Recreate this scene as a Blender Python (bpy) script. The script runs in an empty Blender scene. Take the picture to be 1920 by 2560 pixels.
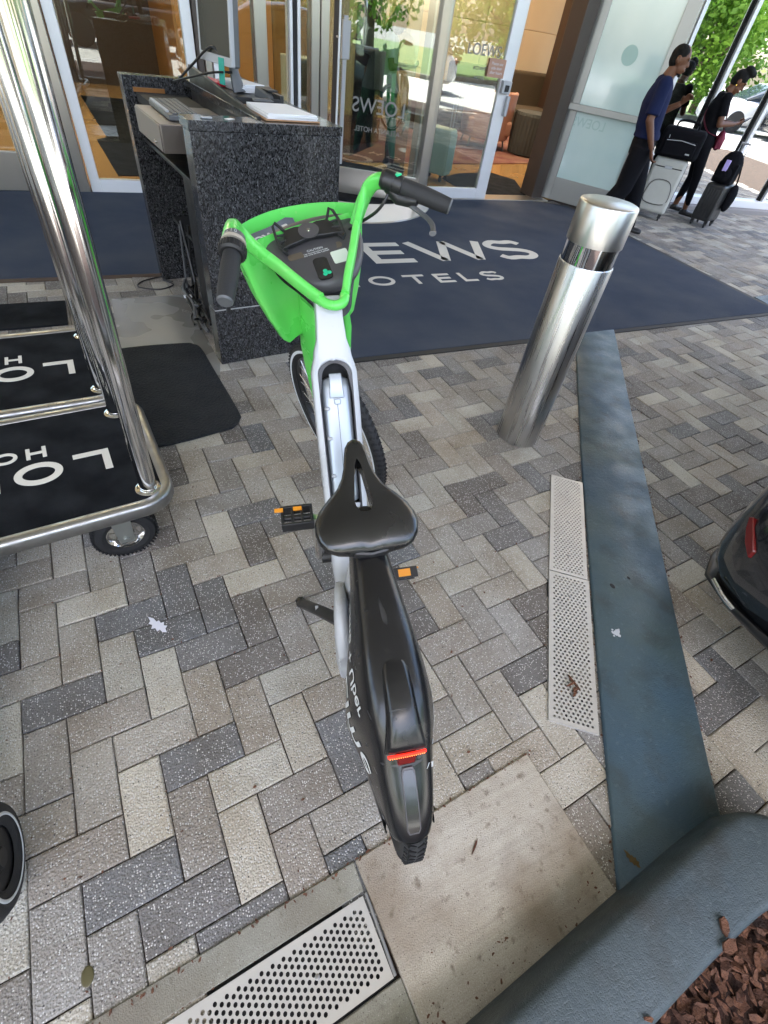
import bpy, bmesh, math, random
from mathutils import Vector, Matrix
from mathutils.bvhtree import BVHTree
random.seed(7)
sc = bpy.context.scene
COL = sc.collection
rad = math.radians
# ------------------------------------------------------------ camera, sky, sun, exposure
cd = bpy.data.cameras.new('camera'); cam = bpy.data.objects.new('camera', cd); COL.objects.link(cam)
sc.camera = cam
cd.sensor_fit = 'HORIZONTAL'; cd.sensor_width = 36.0; cd.lens = 1182.844/1920*36
cd.clip_start = 0.03; cd.clip_end = 2000
_p, _r, _y = rad(46.042), rad(9.879), rad(31.058)
_f = Vector((math.sin(_y)*math.cos(_p), math.cos(_y)*math.cos(_p), -math.sin(_p)))
_r0 = Vector((math.cos(_y), -math.sin(_y), 0)); _u0 = _r0.cross(_f)
_R = math.cos(_r)*_r0+math.sin(_r)*_u0; _U = -math.sin(_r)*_r0+math.cos(_r)*_u0
cam.matrix_world = Matrix(((_R.x,_U.x,-_f.x,0),(_R.y,_U.y,-_f.y,0),(_R.z,_U.z,-_f.z,1.5),(0,0,0,1)))
w = bpy.data.worlds.new('World'); sc.world = w; w.use_nodes = True
nt = w.node_tree; nt.nodes.clear()
SUN_EL, SUN_AZ = rad(60), rad(205)          # compass style: from +Y clockwise
sky = nt.nodes.new('ShaderNodeTexSky'); sky.sky_type = 'NISHITA'; sky.sun_disc = False
sky.sun_elevation = SUN_EL; sky.sun_rotation = SUN_AZ; sky.air_density = 1.0; sky.dust_density = 3.0
bg = nt.nodes.new('ShaderNodeBackground'); bg.inputs['Strength'].default_value = 0.15
wo = nt.nodes.new('ShaderNodeOutputWorld')
nt.links.new(sky.outputs[0], bg.inputs[0]); nt.links.new(bg.outputs[0], wo.inputs[0])
sl = bpy.data.lights.new('sun', 'SUN'); sl.energy = 4.0; sl.angle = rad(0.5); sl.color = (1, .95, .88)
so = bpy.data.objects.new('sun', sl); COL.objects.link(so)
sd = Vector((math.sin(SUN_AZ)*math.cos(SUN_EL), math.cos(SUN_AZ)*math.cos(SUN_EL), math.sin(SUN_EL)))
so.rotation_euler = sd.to_track_quat('Z', 'Y').to_euler()
vs = sc.view_settings; vs.view_transform = 'Standard'; vs.look = 'None'; vs.gamma = 1; vs.use_curve_mapping = False
vs.exposure = 2.75
sc.render.engine = 'CYCLES'
sc.cycles.use_denoising = True
sc.cycles.max_bounces = 8; sc.cycles.diffuse_bounces = 4; sc.cycles.glossy_bounces = 5
sc.cycles.transmission_bounces = 6; sc.cycles.transparent_max_bounces = 12
sc.cycles.caustics_reflective = False; sc.cycles.caustics_refractive = False
sc.cycles.sample_clamp_indirect = 6
# ------------------------------------------------------------ helpers
def lin(h):
    h = h.lstrip('#'); o = []
    for i in (0, 2, 4):
        c = int(h[i:i+2], 16)/255
        o.append(c/12.92 if c <= .04045 else ((c+.055)/1.055)**2.4)
    return tuple(o)
class MB:
    def __init__(s): s.v = []; s.f = []; s.m = []; s.c = None
    def add(s, vs, fs, mi=0, M=None):
        b = len(s.v)
        for v in vs:
            v = Vector(v); s.v.append(tuple(M @ v) if M else tuple(v))
        for f in fs: s.f.append(tuple(b+i for i in f)); s.m.append(mi)
        return s
    def box(s, c, d, M=None, mi=0):
        x, y, z = c; a, b, e = d[0]/2, d[1]/2, d[2]/2
        vs = [(x+i*a, y+j*b, z+k*e) for k in (-1, 1) for j in (-1, 1) for i in (-1, 1)]
        return s.add(vs, [(0,2,3,1),(4,5,7,6),(0,1,5,4),(2,6,7,3),(0,4,6,2),(1,3,7,5)], mi, M)
    def b2(s, lo, hi, M=None, mi=0):
        return s.box([(a+b)/2 for a, b in zip(lo, hi)], [abs(b-a) for a, b in zip(lo, hi)], M, mi)
    def prism(s, poly, z0, z1, M=None, mi=0):
        n = len(poly)
        ar = sum(poly[i][0]*poly[(i+1) % n][1]-poly[(i+1) % n][0]*poly[i][1] for i in range(n))
        if ar < 0: poly = poly[::-1]
        vs = [(p[0], p[1], z0) for p in poly]+[(p[0], p[1], z1) for p in poly]
        fs = [tuple(range(n-1, -1, -1)), tuple(range(n, 2*n))]+[(i, (i+1) % n, n+(i+1) % n, n+i) for i in range(n)]
        return s.add(vs, fs, mi, M)
    def loft(s, rings, closed=True, cap=True, M=None, mi=0):
        n = len(rings[0]); vs = [p for r in rings for p in r]; fs = []
        for k in range(len(rings)-1):
            for i in range(n if closed else n-1):
                j = (i+1) % n; fs.append((k*n+i, k*n+j, (k+1)*n+j, (k+1)*n+i))
        if cap and closed:
            fs.append(tuple(range(n-1, -1, -1))); fs.append(tuple((len(rings)-1)*n+i for i in range(n)))
        return s.add(vs, fs, mi, M)
    def tube(s, pts, r, seg=12, cap=True, M=None, mi=0, flat=None, up=None):
        pts = [Vector(p) for p in pts]; n = len(pts)
        rs = r if isinstance(r, (list, tuple)) else [r]*n
        T = [((pts[min(i+1, n-1)]-pts[max(i-1, 0)]).normalized()) for i in range(n)]
        a = Vector(up) if up else (Vector((0, 0, 1)) if abs(T[0].z) < .9 else Vector((1, 0, 0)))
        U = (a-T[0]*a.dot(T[0])).normalized(); rings = []
        for i in range(n):
            U = (U-T[i]*U.dot(T[i])).normalized(); V = T[i].cross(U)
            k = flat if flat else 1
            rings.append([pts[i]+U*math.cos(2*math.pi*j/seg)*rs[i]*k+V*math.sin(2*math.pi*j/seg)*rs[i] for j in range(seg)])
        return s.loft(rings, True, cap, M, mi)
    def lathe(s, prof, seg=32, M=None, mi=0, cap=True):
        rings = [[(r*math.cos(2*math.pi*j/seg), r*math.sin(2*math.pi*j/seg), z) for j in range(seg)] for r, z in prof]
        return s.loft(rings, True, cap, M, mi)
    def ell(s, c, d, M=None, mi=0, seg=16, ringn=10):
        rings = []
        for k in range(1, ringn):
            a = math.pi*k/ringn
            rings.append([(c[0]+d[0]*math.sin(a)*math.cos(2*math.pi*j/seg), c[1]+d[1]*math.sin(a)*math.sin(2*math.pi*j/seg), c[2]-d[2]*math.cos(a)) for j in range(seg)])
        return s.loft(rings, True, True, M, mi)
def obj(name, mb, mat, parent=None, smooth=35, bevel=0, seg=2, mods=None):
    me = bpy.data.meshes.new(name)
    me.from_pydata(mb.v, [], mb.f)
    for m in (mat if isinstance(mat, (list, tuple)) else [mat]): me.materials.append(m)
    if any(mb.m): me.polygons.foreach_set('material_index', mb.m)
    if mb.c:
        ca = me.color_attributes.new('Col', 'FLOAT_COLOR', 'CORNER'); fl = []
        for p, c in zip(me.polygons, mb.c): fl += list(c+(1,))*p.loop_total
        ca.data.foreach_set('color', fl)
    bm = bmesh.new(); bm.from_mesh(me); bmesh.ops.recalc_face_normals(bm, faces=bm.faces) if not mb.c else None
    bm.to_mesh(me); bm.free()
    if smooth:
        me.polygons.foreach_set('use_smooth', [True]*len(me.polygons))
        me.set_sharp_from_angle(angle=rad(smooth))
    o = bpy.data.objects.new(name, me); COL.objects.link(o)
    if parent: o.parent = parent
    if bevel:
        b = o.modifiers.new('bevel', 'BEVEL'); b.width = bevel; b.segments = seg; b.limit_method = 'ANGLE'; b.angle_limit = rad(32)
        b.harden_normals = False
    return o
def tag(o, label, cat, group=None):
    o['label'] = label; o['category'] = cat
    if group: o['group'] = group
    return o
def thing(name, label, cat, loc=(0, 0, 0), rz=0, group=None):
    o = bpy.data.objects.new(name, None); COL.objects.link(o); o.location = loc; o.rotation_euler = (0, 0, rz)
    o.empty_display_size = .1
    return tag(o, label, cat, group)
def struct(name, mb, mat, kind='structure', **k):
    o = obj(name, mb, mat, **k); o['kind'] = kind; return o
def ob_mesh_eval(o):
    bpy.context.view_layer.update(); dg = bpy.context.evaluated_depsgraph_get()
    return bpy.data.meshes.new_from_object(o.evaluated_get(dg))
# ------------------------------------------------------------ materials
def mat(name, col, rough=.5, metal=0, spec=.5, coat=0, noise=None, bump=0, bscale=80, emit=None, es=0, aniso=0, stretch=None, dist=.01, detail=4, rvar=0, trans=0):
    """noise = (scale, amount, second colour)"""
    m = bpy.data.materials.new(name); m.use_nodes = True; t = m.node_tree; b = t.nodes['Principled BSDF']
    c = lin(col) if isinstance(col, str) else col
    b.inputs['Base Color'].default_value = (*c, 1); b.inputs['Roughness'].default_value = rough
    b.inputs['Metallic'].default_value = metal; b.inputs['Specular IOR Level'].default_value = spec
    b.inputs['Coat Weight'].default_value = coat; b.inputs['Coat Roughness'].default_value = .05
    if aniso: b.inputs['Anisotropic'].default_value = aniso
    if trans: b.inputs['Transmission Weight'].default_value = trans
    if emit:
        b.inputs['Emission Color'].default_value = (*lin(emit), 1); b.inputs['Emission Strength'].default_value = es
    tc = t.nodes.new('ShaderNodeTexCoord'); src = tc.outputs['Object']
    if stretch:
        mp = t.nodes.new('ShaderNodeMapping'); mp.inputs['Scale'].default_value = stretch
        t.links.new(src, mp.inputs[0]); src = mp.outputs[0]
    if noise:
        n = t.nodes.new('ShaderNodeTexNoise'); n.inputs['Scale'].default_value = noise[0]; n.inputs['Detail'].default_value = detail
        t.links.new(src, n.inputs[0]); r = t.nodes.new('ShaderNodeMapRange'); r.inputs[1].default_value = .35; r.inputs[2].default_value = .68
        r.inputs[4].default_value = noise[1]
        mx = t.nodes.new('ShaderNodeMix'); mx.data_type = 'RGBA'
        c2 = lin(noise[2]) if isinstance(noise[2], str) else noise[2]
        mx.inputs[6].default_value = (*c, 1); mx.inputs[7].default_value = (*c2, 1)
        t.links.new(n.outputs[0], r.inputs[0]); t.links.new(r.outputs[0], mx.inputs[0]); t.links.new(mx.outputs[2], b.inputs['Base Color'])
        if rvar:
            rr = t.nodes.new('ShaderNodeMapRange'); rr.inputs[3].default_value = rough-rvar; rr.inputs[4].default_value = rough+rvar
            rr.inputs[1].default_value = .35; rr.inputs[2].default_value = .65
            t.links.new(n.outputs[0], rr.inputs[0]); t.links.new(rr.outputs[0], b.inputs['Roughness'])
    if bump:
        n2 = t.nodes.new('ShaderNodeTexNoise'); n2.inputs['Scale'].default_value = bscale; n2.inputs['Detail'].default_value = 3
        t.links.new(src, n2.inputs[0]); bp = t.nodes.new('ShaderNodeBump'); bp.inputs['Strength'].default_value = bump
        bp.inputs['Distance'].default_value = dist
        t.links.new(n2.outputs[0], bp.inputs['Height']); t.links.new(bp.outputs[0], b.inputs['Normal'])
    return m
def glass(name, tint, refl, rough=0.0, opaque=0.0, body=(.02, .02, .02)):
    """thin pane: see-through tint mixed with a mirror-like coat"""
    m = bpy.data.materials.new(name); m.use_nodes = True; t = m.node_tree; t.nodes.clear()
    o = t.nodes.new('ShaderNodeOutputMaterial'); tr = t.nodes.new('ShaderNodeBsdfTransparent'); tr.inputs[0].default_value = (*tint, 1)
    df = t.nodes.new('ShaderNodeBsdfDiffuse'); df.inputs[0].default_value = (*body, 1)
    gl = t.nodes.new('ShaderNodeBsdfGlossy'); gl.inputs['Roughness'].default_value = rough; gl.inputs[0].default_value = (.95, .97, .96, 1)
    m0 = t.nodes.new('ShaderNodeMixShader'); m0.inputs[0].default_value = opaque
    m1 = t.nodes.new('ShaderNodeMixShader'); fr = t.nodes.new('ShaderNodeFresnel'); fr.inputs[0].default_value = 1.5
    ad = t.nodes.new('ShaderNodeMath'); ad.operation = 'ADD'; ad.use_clamp = True; ad.inputs[1].default_value = refl
    t.links.new(fr.outputs[0], ad.inputs[0]); t.links.new(ad.outputs[0], m1.inputs[0])
    t.links.new(tr.outputs[0], m0.inputs[1]); t.links.new(df.outputs[0], m0.inputs[2]); t.links.new(m0.outputs[0], m1.inputs[1])
    t.links.new(gl.outputs[0], m1.inputs[2]); t.links.new(m1.outputs[0], o.inputs[0])
    return m
def speckle(name, base, light, dark, sc1=420, rough=.8, attr=None, bump=.5, wet=0, stain=None, thr=.62, streak=False, bdist=.002):
    """stone with small light and dark aggregate grains; attr reads the per-block colour"""
    m = bpy.data.materials.new(name); m.use_nodes = True; t = m.node_tree; L = t.links.new; b = t.nodes['Principled BSDF']
    tc = t.nodes.new('ShaderNodeTexCoord')
    if attr:
        a = t.nodes.new('ShaderNodeVertexColor'); a.layer_name = attr; base_out = a.outputs[0]
    else:
        a = t.nodes.new('ShaderNodeRGB'); a.outputs[0].default_value = (*base, 1); base_out = a.outputs[0]
    def mix(f, A, B, mode='MIX'):
        x = t.nodes.new('ShaderNodeMix'); x.data_type = 'RGBA'; x.blend_type = mode
        for i, s in ((0, f), (6, A), (7, B)):
            if hasattr(s, 'default_value') and not isinstance(s, (tuple, float)): L(s, x.inputs[i])
            else: x.inputs[i].default_value = s if i == 0 else (*s, 1)
        return x.outputs[2]
    def ramp(src, a0, a1, lo=0, hi=1):
        r = t.nodes.new('ShaderNodeMapRange'); r.inputs[1].default_value = a0; r.inputs[2].default_value = a1
        r.inputs[3].default_value = lo; r.inputs[4].default_value = hi; L(src, r.inputs[0]); return r.outputs[0]
    def noise(s, d=2, off=0):
        n = t.nodes.new('ShaderNodeTexNoise'); n.inputs['Scale'].default_value = s; n.inputs['Detail'].default_value = d
        mp = t.nodes.new('ShaderNodeMapping'); mp.inputs['Location'].default_value = (off, off*.7, 0); L(tc.outputs['Object'], mp.inputs[0]); L(mp.outputs[0], n.inputs[0]); return n.outputs[0]
    def vor(s, off=0):
        n = t.nodes.new('ShaderNodeTexVoronoi'); n.inputs['Scale'].default_value = s
        mp = t.nodes.new('ShaderNodeMapping'); mp.inputs['Location'].default_value = (off, off*.7, 0); L(tc.outputs['Object'], mp.inputs[0]); L(mp.outputs[0], n.inputs[0]); return n
    big = noise(5, 5, 3); fine = noise(sc1*.55, 3, 9)
    c = mix(ramp(big, .38, .68, 0, .75), base_out, mix(1.0, base_out, (.62, .56, .48), 'MULTIPLY'))
    c = mix(ramp(fine, .40, .62, .30, 0), c, dark)
    v1 = vor(sc1*.42, 5); g1 = t.nodes.new('ShaderNodeSeparateColor'); L(v1.outputs['Color'], g1.inputs[0])
    sel = t.nodes.new('ShaderNodeMath'); sel.operation = 'MULTIPLY'; L(ramp(v1.outputs['Distance'], .38, .26), sel.inputs[0]); L(ramp(g1.outputs[0], thr, thr+.02), sel.inputs[1])
    c = mix(sel.outputs[0], c, light)
    v2 = vor(sc1*.3, 12); g2 = t.nodes.new('ShaderNodeSeparateColor'); L(v2.outputs['Color'], g2.inputs[0])
    s2 = t.nodes.new('ShaderNodeMath'); s2.operation = 'MULTIPLY'; L(ramp(v2.outputs['Distance'], .3, .2), s2.inputs[0]); L(ramp(g2.outputs[1], .86, .88), s2.inputs[1])
    c = mix(s2.outputs[0], c, dark)
    if stain:
        c = mix(ramp(noise(stain[0], 8, 20), .46, .70, 0, stain[2]), c, stain[1])
        c = mix(ramp(noise(38, 5, 41), .60, .74, 0, .7), c, (stain[1][0]*.6, stain[1][1]*.6, stain[1][2]*.6))
    if streak:
        ns = t.nodes.new('ShaderNodeTexNoise'); ns.inputs['Scale'].default_value = 26; ns.inputs['Detail'].default_value = 5
        ms = t.nodes.new('ShaderNodeMapping'); ms.inputs['Scale'].default_value = (.09, 4.5, 1); ms.inputs['Rotation'].default_value = (0, 0, -.07); L(tc.outputs['Object'], ms.inputs[0]); L(ms.outputs[0], ns.inputs[0])
        c = mix(ramp(ns.outputs[0], .45, .68, 0, .20), c, mix(1.0, c, (.55, .53, .48), 'MULTIPLY') if False else (.16, .14, .115))
    L(c, b.inputs['Base Color'])
    rr = ramp(noise(7, 4, 30), .35, .65, rough-.12-wet, rough); L(rr, b.inputs['Roughness'])
    bp = t.nodes.new('ShaderNodeBump'); bp.inputs['Strength'].default_value = bump; bp.inputs['Distance'].default_value = bdist
    h = t.nodes.new('ShaderNodeMath'); h.operation = 'ADD'; L(noise(sc1*.55, 5, 2), h.inputs[0]); L(v1.outputs['Distance'], h.inputs[1])
    L(h.outputs[0], bp.inputs['Height']); L(bp.outputs[0], b.inputs['Normal'])
    return m
K = {}
def scuffed(name, base, worn, rough):
    """moulded plastic or paint with fine scratches, smudges and uneven gloss"""
    m = bpy.data.materials.new(name); m.use_nodes = True; t = m.node_tree; L = t.links.new; b = t.nodes['Principled BSDF']
    tc = t.nodes.new('ShaderNodeTexCoord')
    def noi(scale, det, st=(1, 1, 1), rot=(0, 0, 0), off=0):
        mp = t.nodes.new('ShaderNodeMapping'); mp.inputs['Scale'].default_value = st; mp.inputs['Rotation'].default_value = rot; mp.inputs['Location'].default_value = (off, off, off)
        n = t.nodes.new('ShaderNodeTexNoise'); n.inputs['Scale'].default_value = scale; n.inputs['Detail'].default_value = det; L(tc.outputs['Object'], mp.inputs[0]); L(mp.outputs[0], n.inputs[0]); return n.outputs[0]
    def rng_(src, a0, a1, lo, hi):
        r = t.nodes.new('ShaderNodeMapRange'); r.inputs[1].default_value = a0; r.inputs[2].default_value = a1; r.inputs[3].default_value = lo; r.inputs[4].default_value = hi; L(src, r.inputs[0]); return r.outputs[0]
    def add(a, c, op='ADD'):
        x = t.nodes.new('ShaderNodeMath'); x.operation = op; x.use_clamp = True; L(a, x.inputs[0]); L(c, x.inputs[1]); return x.outputs[0]
    sc1 = add(rng_(noi(38, 2, (1, .06, 1), (0, .3, .5)), .70, .74, 0, .8), rng_(noi(45, 2, (.05, 1, 1), (.4, 0, -.6), 7), .71, .75, 0, .7))
    smud = rng_(noi(6, 7, off=3), .48, .72, 0, .55)
    f = add(sc1, smud); mx = t.nodes.new('ShaderNodeMix'); mx.data_type = 'RGBA'; mx.inputs[6].default_value = (*base, 1); mx.inputs[7].default_value = (*worn, 1)
    L(f, mx.inputs[0]); L(mx.outputs[2], b.inputs['Base Color']); L(rng_(f, 0, 1, rough-.04, rough+.28), b.inputs['Roughness'])
    bp = t.nodes.new('ShaderNodeBump'); bp.inputs['Strength'].default_value = .08; bp.inputs['Distance'].default_value = .001; L(noi(350, 2), bp.inputs['Height']); L(bp.outputs[0], b.inputs['Normal'])
    return m
def painted(name, base, alt, bare, dirt, rough):
    """painted concrete: patchy coats, dirt blooms, chips to bare concrete, pores and scrapes"""
    m = bpy.data.materials.new(name); m.use_nodes = True; t = m.node_tree; L = t.links.new; b = t.nodes['Principled BSDF']
    tc = t.nodes.new('ShaderNodeTexCoord')
    def noi(scale, det, st=(1, 1, 1), rz=0, off=0):
        mp = t.nodes.new('ShaderNodeMapping'); mp.inputs['Scale'].default_value = st; mp.inputs['Rotation'].default_value = (0, 0, rz); mp.inputs['Location'].default_value = (off, off*.6, 0)
        n = t.nodes.new('ShaderNodeTexNoise'); n.inputs['Scale'].default_value = scale; n.inputs['Detail'].default_value = det; L(tc.outputs['Object'], mp.inputs[0]); L(mp.outputs[0], n.inputs[0]); return n.outputs[0]
    def rng_(src, a0, a1, lo, hi):
        r = t.nodes.new('ShaderNodeMapRange'); r.inputs[1].default_value = a0; r.inputs[2].default_value = a1; r.inputs[3].default_value = lo; r.inputs[4].default_value = hi; L(src, r.inputs[0]); return r.outputs[0]
    def mix(f, A, B):
        x = t.nodes.new('ShaderNodeMix'); x.data_type = 'RGBA'; L(f, x.inputs[0])
        if isinstance(A, tuple): x.inputs[6].default_value = (*A, 1)
        else: L(A, x.inputs[6])
        x.inputs[7].default_value = (*B, 1); return x.outputs[2]
    c = mix(rng_(noi(2.2, 5), .38, .62, 0, 1), base, alt)
    c = mix(rng_(noi(9, 9, off=4), .52, .72, 0, .65), c, dirt)
    c = mix(rng_(noi(55, 6, off=9), .60, .70, 0, .35), c, bare)
    c = mix(rng_(noi(23, 8, off=14), .715, .735, 0, .8), c, bare)
    c = mix(rng_(noi(30, 3, (1, .05, 1), .9, 2), .70, .74, 0, .45), c, bare)
    c = mix(rng_(noi(260, 2, off=1), .66, .72, 0, .6), c, dirt)
    L(c, b.inputs['Base Color']); L(rng_(noi(7, 6, off=21), .35, .65, rough-.14, rough+.14), b.inputs['Roughness'])
    h = t.nodes.new('ShaderNodeMath'); h.operation = 'ADD'; L(noi(55, 8, off=5), h.inputs[0]); L(rng_(noi(260, 2, off=1), .5, .7, 0, -.35), h.inputs[1])
    bp = t.nodes.new('ShaderNodeBump'); bp.inputs['Strength'].default_value = .5; bp.inputs['Distance'].default_value = .004; L(h.outputs[0], bp.inputs['Height']); L(bp.outputs[0], b.inputs['Normal'])
    return m
K['paver'] = speckle('paver_concrete', None, (.52, .51, .49), (.06, .055, .055), 420, .82, attr='Col', bump=.8, wet=.06, bdist=.0032, thr=.52)
K['joint'] = mat('joint_sand', (.020, .015, .012), .95, noise=(30, .9, (.075, .045, .028)), bump=.8, bscale=200)
K['slab'] = speckle('slab_concrete', (.50, .47, .41), (.5, .47, .42), (.12, .10, .08), 700, .85, bump=.45, stain=(3.0, (.15, .105, .065), .9), thr=.9, streak=True)
K['gutter'] = speckle('gutter_concrete', (.32, .325, .285), (.42, .41, .38), (.12, .11, .09), 700, .85, bump=.4, stain=(4, (.15, .13, .10), .8), thr=.9, streak=True)
K['kerb'] = painted('kerb_paint', (.034, .052, .066), (.046, .062, .070), (.10, .125, .14), (.028, .030, .030), .55)
K['beam'] = painted('beam_paint', (.038, .075, .112), (.052, .082, .090), (.09, .13, .16), (.030, .040, .042), .48)
K['steel'] = mat('brushed_steel', (.50, .49, .48), .30, 1, noise=(90, .18, (.50, .48, .46)), aniso=0, stretch=(1, 1, .03), rvar=.06)
K['steelcap'] = mat('satin_steel_cap', (.50, .49, .48), .30, 1)
K['polish'] = mat('polished_steel', (.75, .75, .75), .05, 1)
K['chrome'] = mat('chrome', (.66, .66, .65), .10, 1, noise=(25, .3, (.5, .48, .46)), rvar=.03, stretch=(1, 1, .2))
K['worn'] = mat('worn_chrome', (.34, .34, .34), .40, 1, noise=(20, .6, (.25, .235, .22)), rvar=.10)
K['grate'] = mat('stainless_grate', (.54, .53, .51), .42, .45, noise=(6, .45, (.42, .395, .36)), rvar=.08)
K['black'] = mat('black_plastic', (.008, .008, .009), .42, noise=(9, .5, (.014, .014, .015)), rvar=.08, bump=.05, bscale=500)
K['blackm'] = mat('black_matte', (.012, .012, .013), .8)
K['rubber'] = mat('black_rubber', (.013, .013, .014), .7, bump=.15, bscale=300)
K['shroud'] = scuffed('satin_black_fender', (.007, .007, .008), (.035, .035, .035), .27)
K['saddle'] = mat('saddle_vinyl', (.006, .006, .006), .24, coat=.3, bump=.12, bscale=900, dist=.001, noise=(12, .4, (.02, .02, .02)), rvar=.05)
K['white'] = scuffed('white_frame_paint', (.43, .44, .46), (.25, .25, .24), .26)
K['silver'] = mat('silver_battery', (.30, .33, .365), .32, .45, noise=(40, .3, (.30, .33, .36)))
K['green'] = scuffed('lime_green_plastic', (.11, .60, .10), (.18, .58, .13), .30)
K['console'] = mat('grey_console', (.062, .058, .062), .45, bump=.08, bscale=700, dist=.001)
K['letter'] = mat('white_lettering', (.55, .56, .56), .5)
K['orange'] = mat('orange_reflector', (.75, .28, .02), .3, coat=.5)
K['redlens'] = mat('red_lens', (.10, .004, .004), .25, coat=.4)
K['redlamp'] = mat('lit_tail_light', (.5, .02, .01), .3, emit='#ff2010', es=.30)
K['ledlamp'] = mat('tail_light_leds', (.9, .3, .1), .3, emit='#ff6020', es=.5)
K['granite'] = mat('x', (.02, .02, .02))
K['matblue'] = mat('navy_mat', (.050, .063, .094), .95, spec=.1, noise=(2.2, .9, (.078, .090, .114)), bump=.5, bscale=700, detail=8)
K['matedge'] = mat('mat_rubber_edge', (.015, .016, .018), .7)
K['matgold'] = mat('lettering_pale', (.62, .60, .54), .9)
K['carpet'] = mat('black_carpet', (.006, .007, .009), .95, spec=.1, noise=(7, .9, (.020, .022, .026)), bump=.6, bscale=500, detail=8)
K['matrubber'] = mat('textured_rubber', (.010, .0125, .017), .8, spec=.3, noise=(9, .8, (.020, .023, .028)), bump=1.0, bscale=85, dist=.02)
K['wframe'] = mat('white_aluminium', (.66, .67, .70), .35, .25)
K['gframe'] = mat('silver_aluminium', (.50, .47, .43), .28, .9, noise=(3, .3, (.42, .39, .35)), stretch=(1, 1, .1))
K['dframe'] = mat('bronze_frame', (.06, .048, .042), .45, .4)
K['leaf'] = mat('grey_door_paint', (.33, .33, .32), .35, .5)
K['glassL'] = glass('lobby_glass', (.80, .84, .80), .05)
K['glassD'] = glass('door_glass', (.80, .86, .82), .13)
K['glassR'] = glass('mirror_window_glass', (.3, .32, .3), .72)
K['frost'] = mat('frosted_door_glass', (.46, .60, .59), .08, spec=.7, coat=.6, noise=(1.3, .7, (.62, .72, .70)))
K['wood'] = mat('warm_wood_wall', (.46, .25, .09), .35, noise=(2, .6, (.34, .17, .06)), stretch=(1, 1, .2))
K['stonew'] = mat('cream_stone_wall', (.66, .52, .34), .5, noise=(2, .4, (.58, .44, .28)))
K['floor'] = mat('tan_polished_floor', (.40, .24, .095), .12, noise=(1.5, .5, (.32, .19, .07)))
K['redcarpet'] = mat('burgundy_carpet', (.12, .025, .025), .95, noise=(3, .9, (.22, .12, .07)), detail=8)
K['brown'] = mat('dark_brown', (.035, .018, .010), .5)
K['skin'] = mat('brown_skin', (.125, .052, .026), .5, spec=.35, noise=(30, .3, (.10, .040, .020)))
K['hair'] = mat('black_hair', (.004, .0035, .003), .75, spec=.2, bump=.9, bscale=160, dist=.006)
K['navy'] = mat('navy_polo', (.007, .012, .048), .9, spec=.2, noise=(8, .5, (.005, .008, .030)), bump=.3, bscale=30, dist=.01)
K['cblack'] = mat('black_cloth', (.005, .005, .007), .9, spec=.12, bump=.35, bscale=25, dist=.012)
K['maroon'] = mat('maroon_bag', (.16, .012, .035), .7, bump=.2, bscale=120)
K['greycase'] = mat('grey_suitcase_fabric', (.42, .42, .39), .8, noise=(10, .5, (.36, .36, .33)), bump=.2, bscale=300)
K['mint'] = mat('mint_suitcase', (.40, .52, .46), .35)
K['whitecloth'] = mat('white_cloth', (.7, .7, .66), .85)
K['greencloth'] = mat('green_cloth', (.05, .22, .12), .8)
K['carpaint'] = mat('black_car_paint', (.006, .007, .009), .18, coat=1)
K['carpaintw'] = mat('white_car_paint', (.6, .62, .64), .2, coat=1)
K['carglass'] = mat('car_glass', (.02, .03, .04), .05, spec=1)
K['asphalt'] = mat('asphalt', (.16, .165, .15), .9, noise=(1, .6, (.22, .22, .19)), bump=.3)
K['grass'] = mat('far_grass', (.07, .13, .03), .95, noise=(2, .8, (.11, .17, .04)))
K['foliage'] = mat('foliage', (.24, .42, .05), .6, noise=(.9, .9, (.11, .24, .03)))
K['bark'] = mat('bark', (.12, .085, .06), .9, bump=.6, bscale=20)
K['mulch'] = mat('mulch_chips', (.050, .019, .010), .9, noise=(25, .8, (.11, .045, .024)), bump=.6, bscale=120)
K['mulchd'] = mat('mulch_dark', (.018, .008, .006), .95, noise=(40, .9, (.04, .015, .010)), bump=.8, bscale=90)
K['chip'] = mat('bark_chip', (.135, .055, .028), .85, noise=(60, .7, (.055, .022, .012)), bump=.5, bscale=200)
K['canopy'] = mat('canopy_soffit', (.52, .52, .52), .7)
K['paper'] = mat('white_paper', (.75, .76, .78), .8)
K['clip'] = mat('brown_clipboard', (.32, .18, .09), .6)
K['teal'] = mat('teal_tag', (.02, .30, .24), .6)
K['grey'] = mat('grey_plastic', (.085, .088, .092), .45)
K['lgrey'] = mat('light_grey_plastic', (.36, .37, .39), .4)
K['screen'] = mat('monitor_screen', (.030, .034, .032), .12)
K['tan'] = mat('tan_sign', (.36, .20, .14), .5)
K['pink'] = mat('pink_armchair_fabric', (.50, .27, .19), .8)
K['olive'] = mat('olive_sofa_fabric', (.07, .05, .028), .85)
K['stool'] = mat('dark_ribbed_stool', (.035, .038, .032), .6)
K['lamp'] = mat('lobby_ceiling_light', (1, .8, .5), .5, emit='#ffe6c4', es=7.5)
K['tread'] = mat('tyre_tread', (.014, .014, .015), .8, spec=.3)
K['wet'] = mat('wet_concrete', (.165, .155, .135), .30, noise=(3.2, .9, (.22, .23, .235)), detail=1.5, rvar=.15)
K['drawer'] = mat('brown_grey_metal', (.20, .17, .15), .35, .6)
K['copper'] = mat('copper_slot', (.5, .22, .08), .3, .9)
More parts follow.
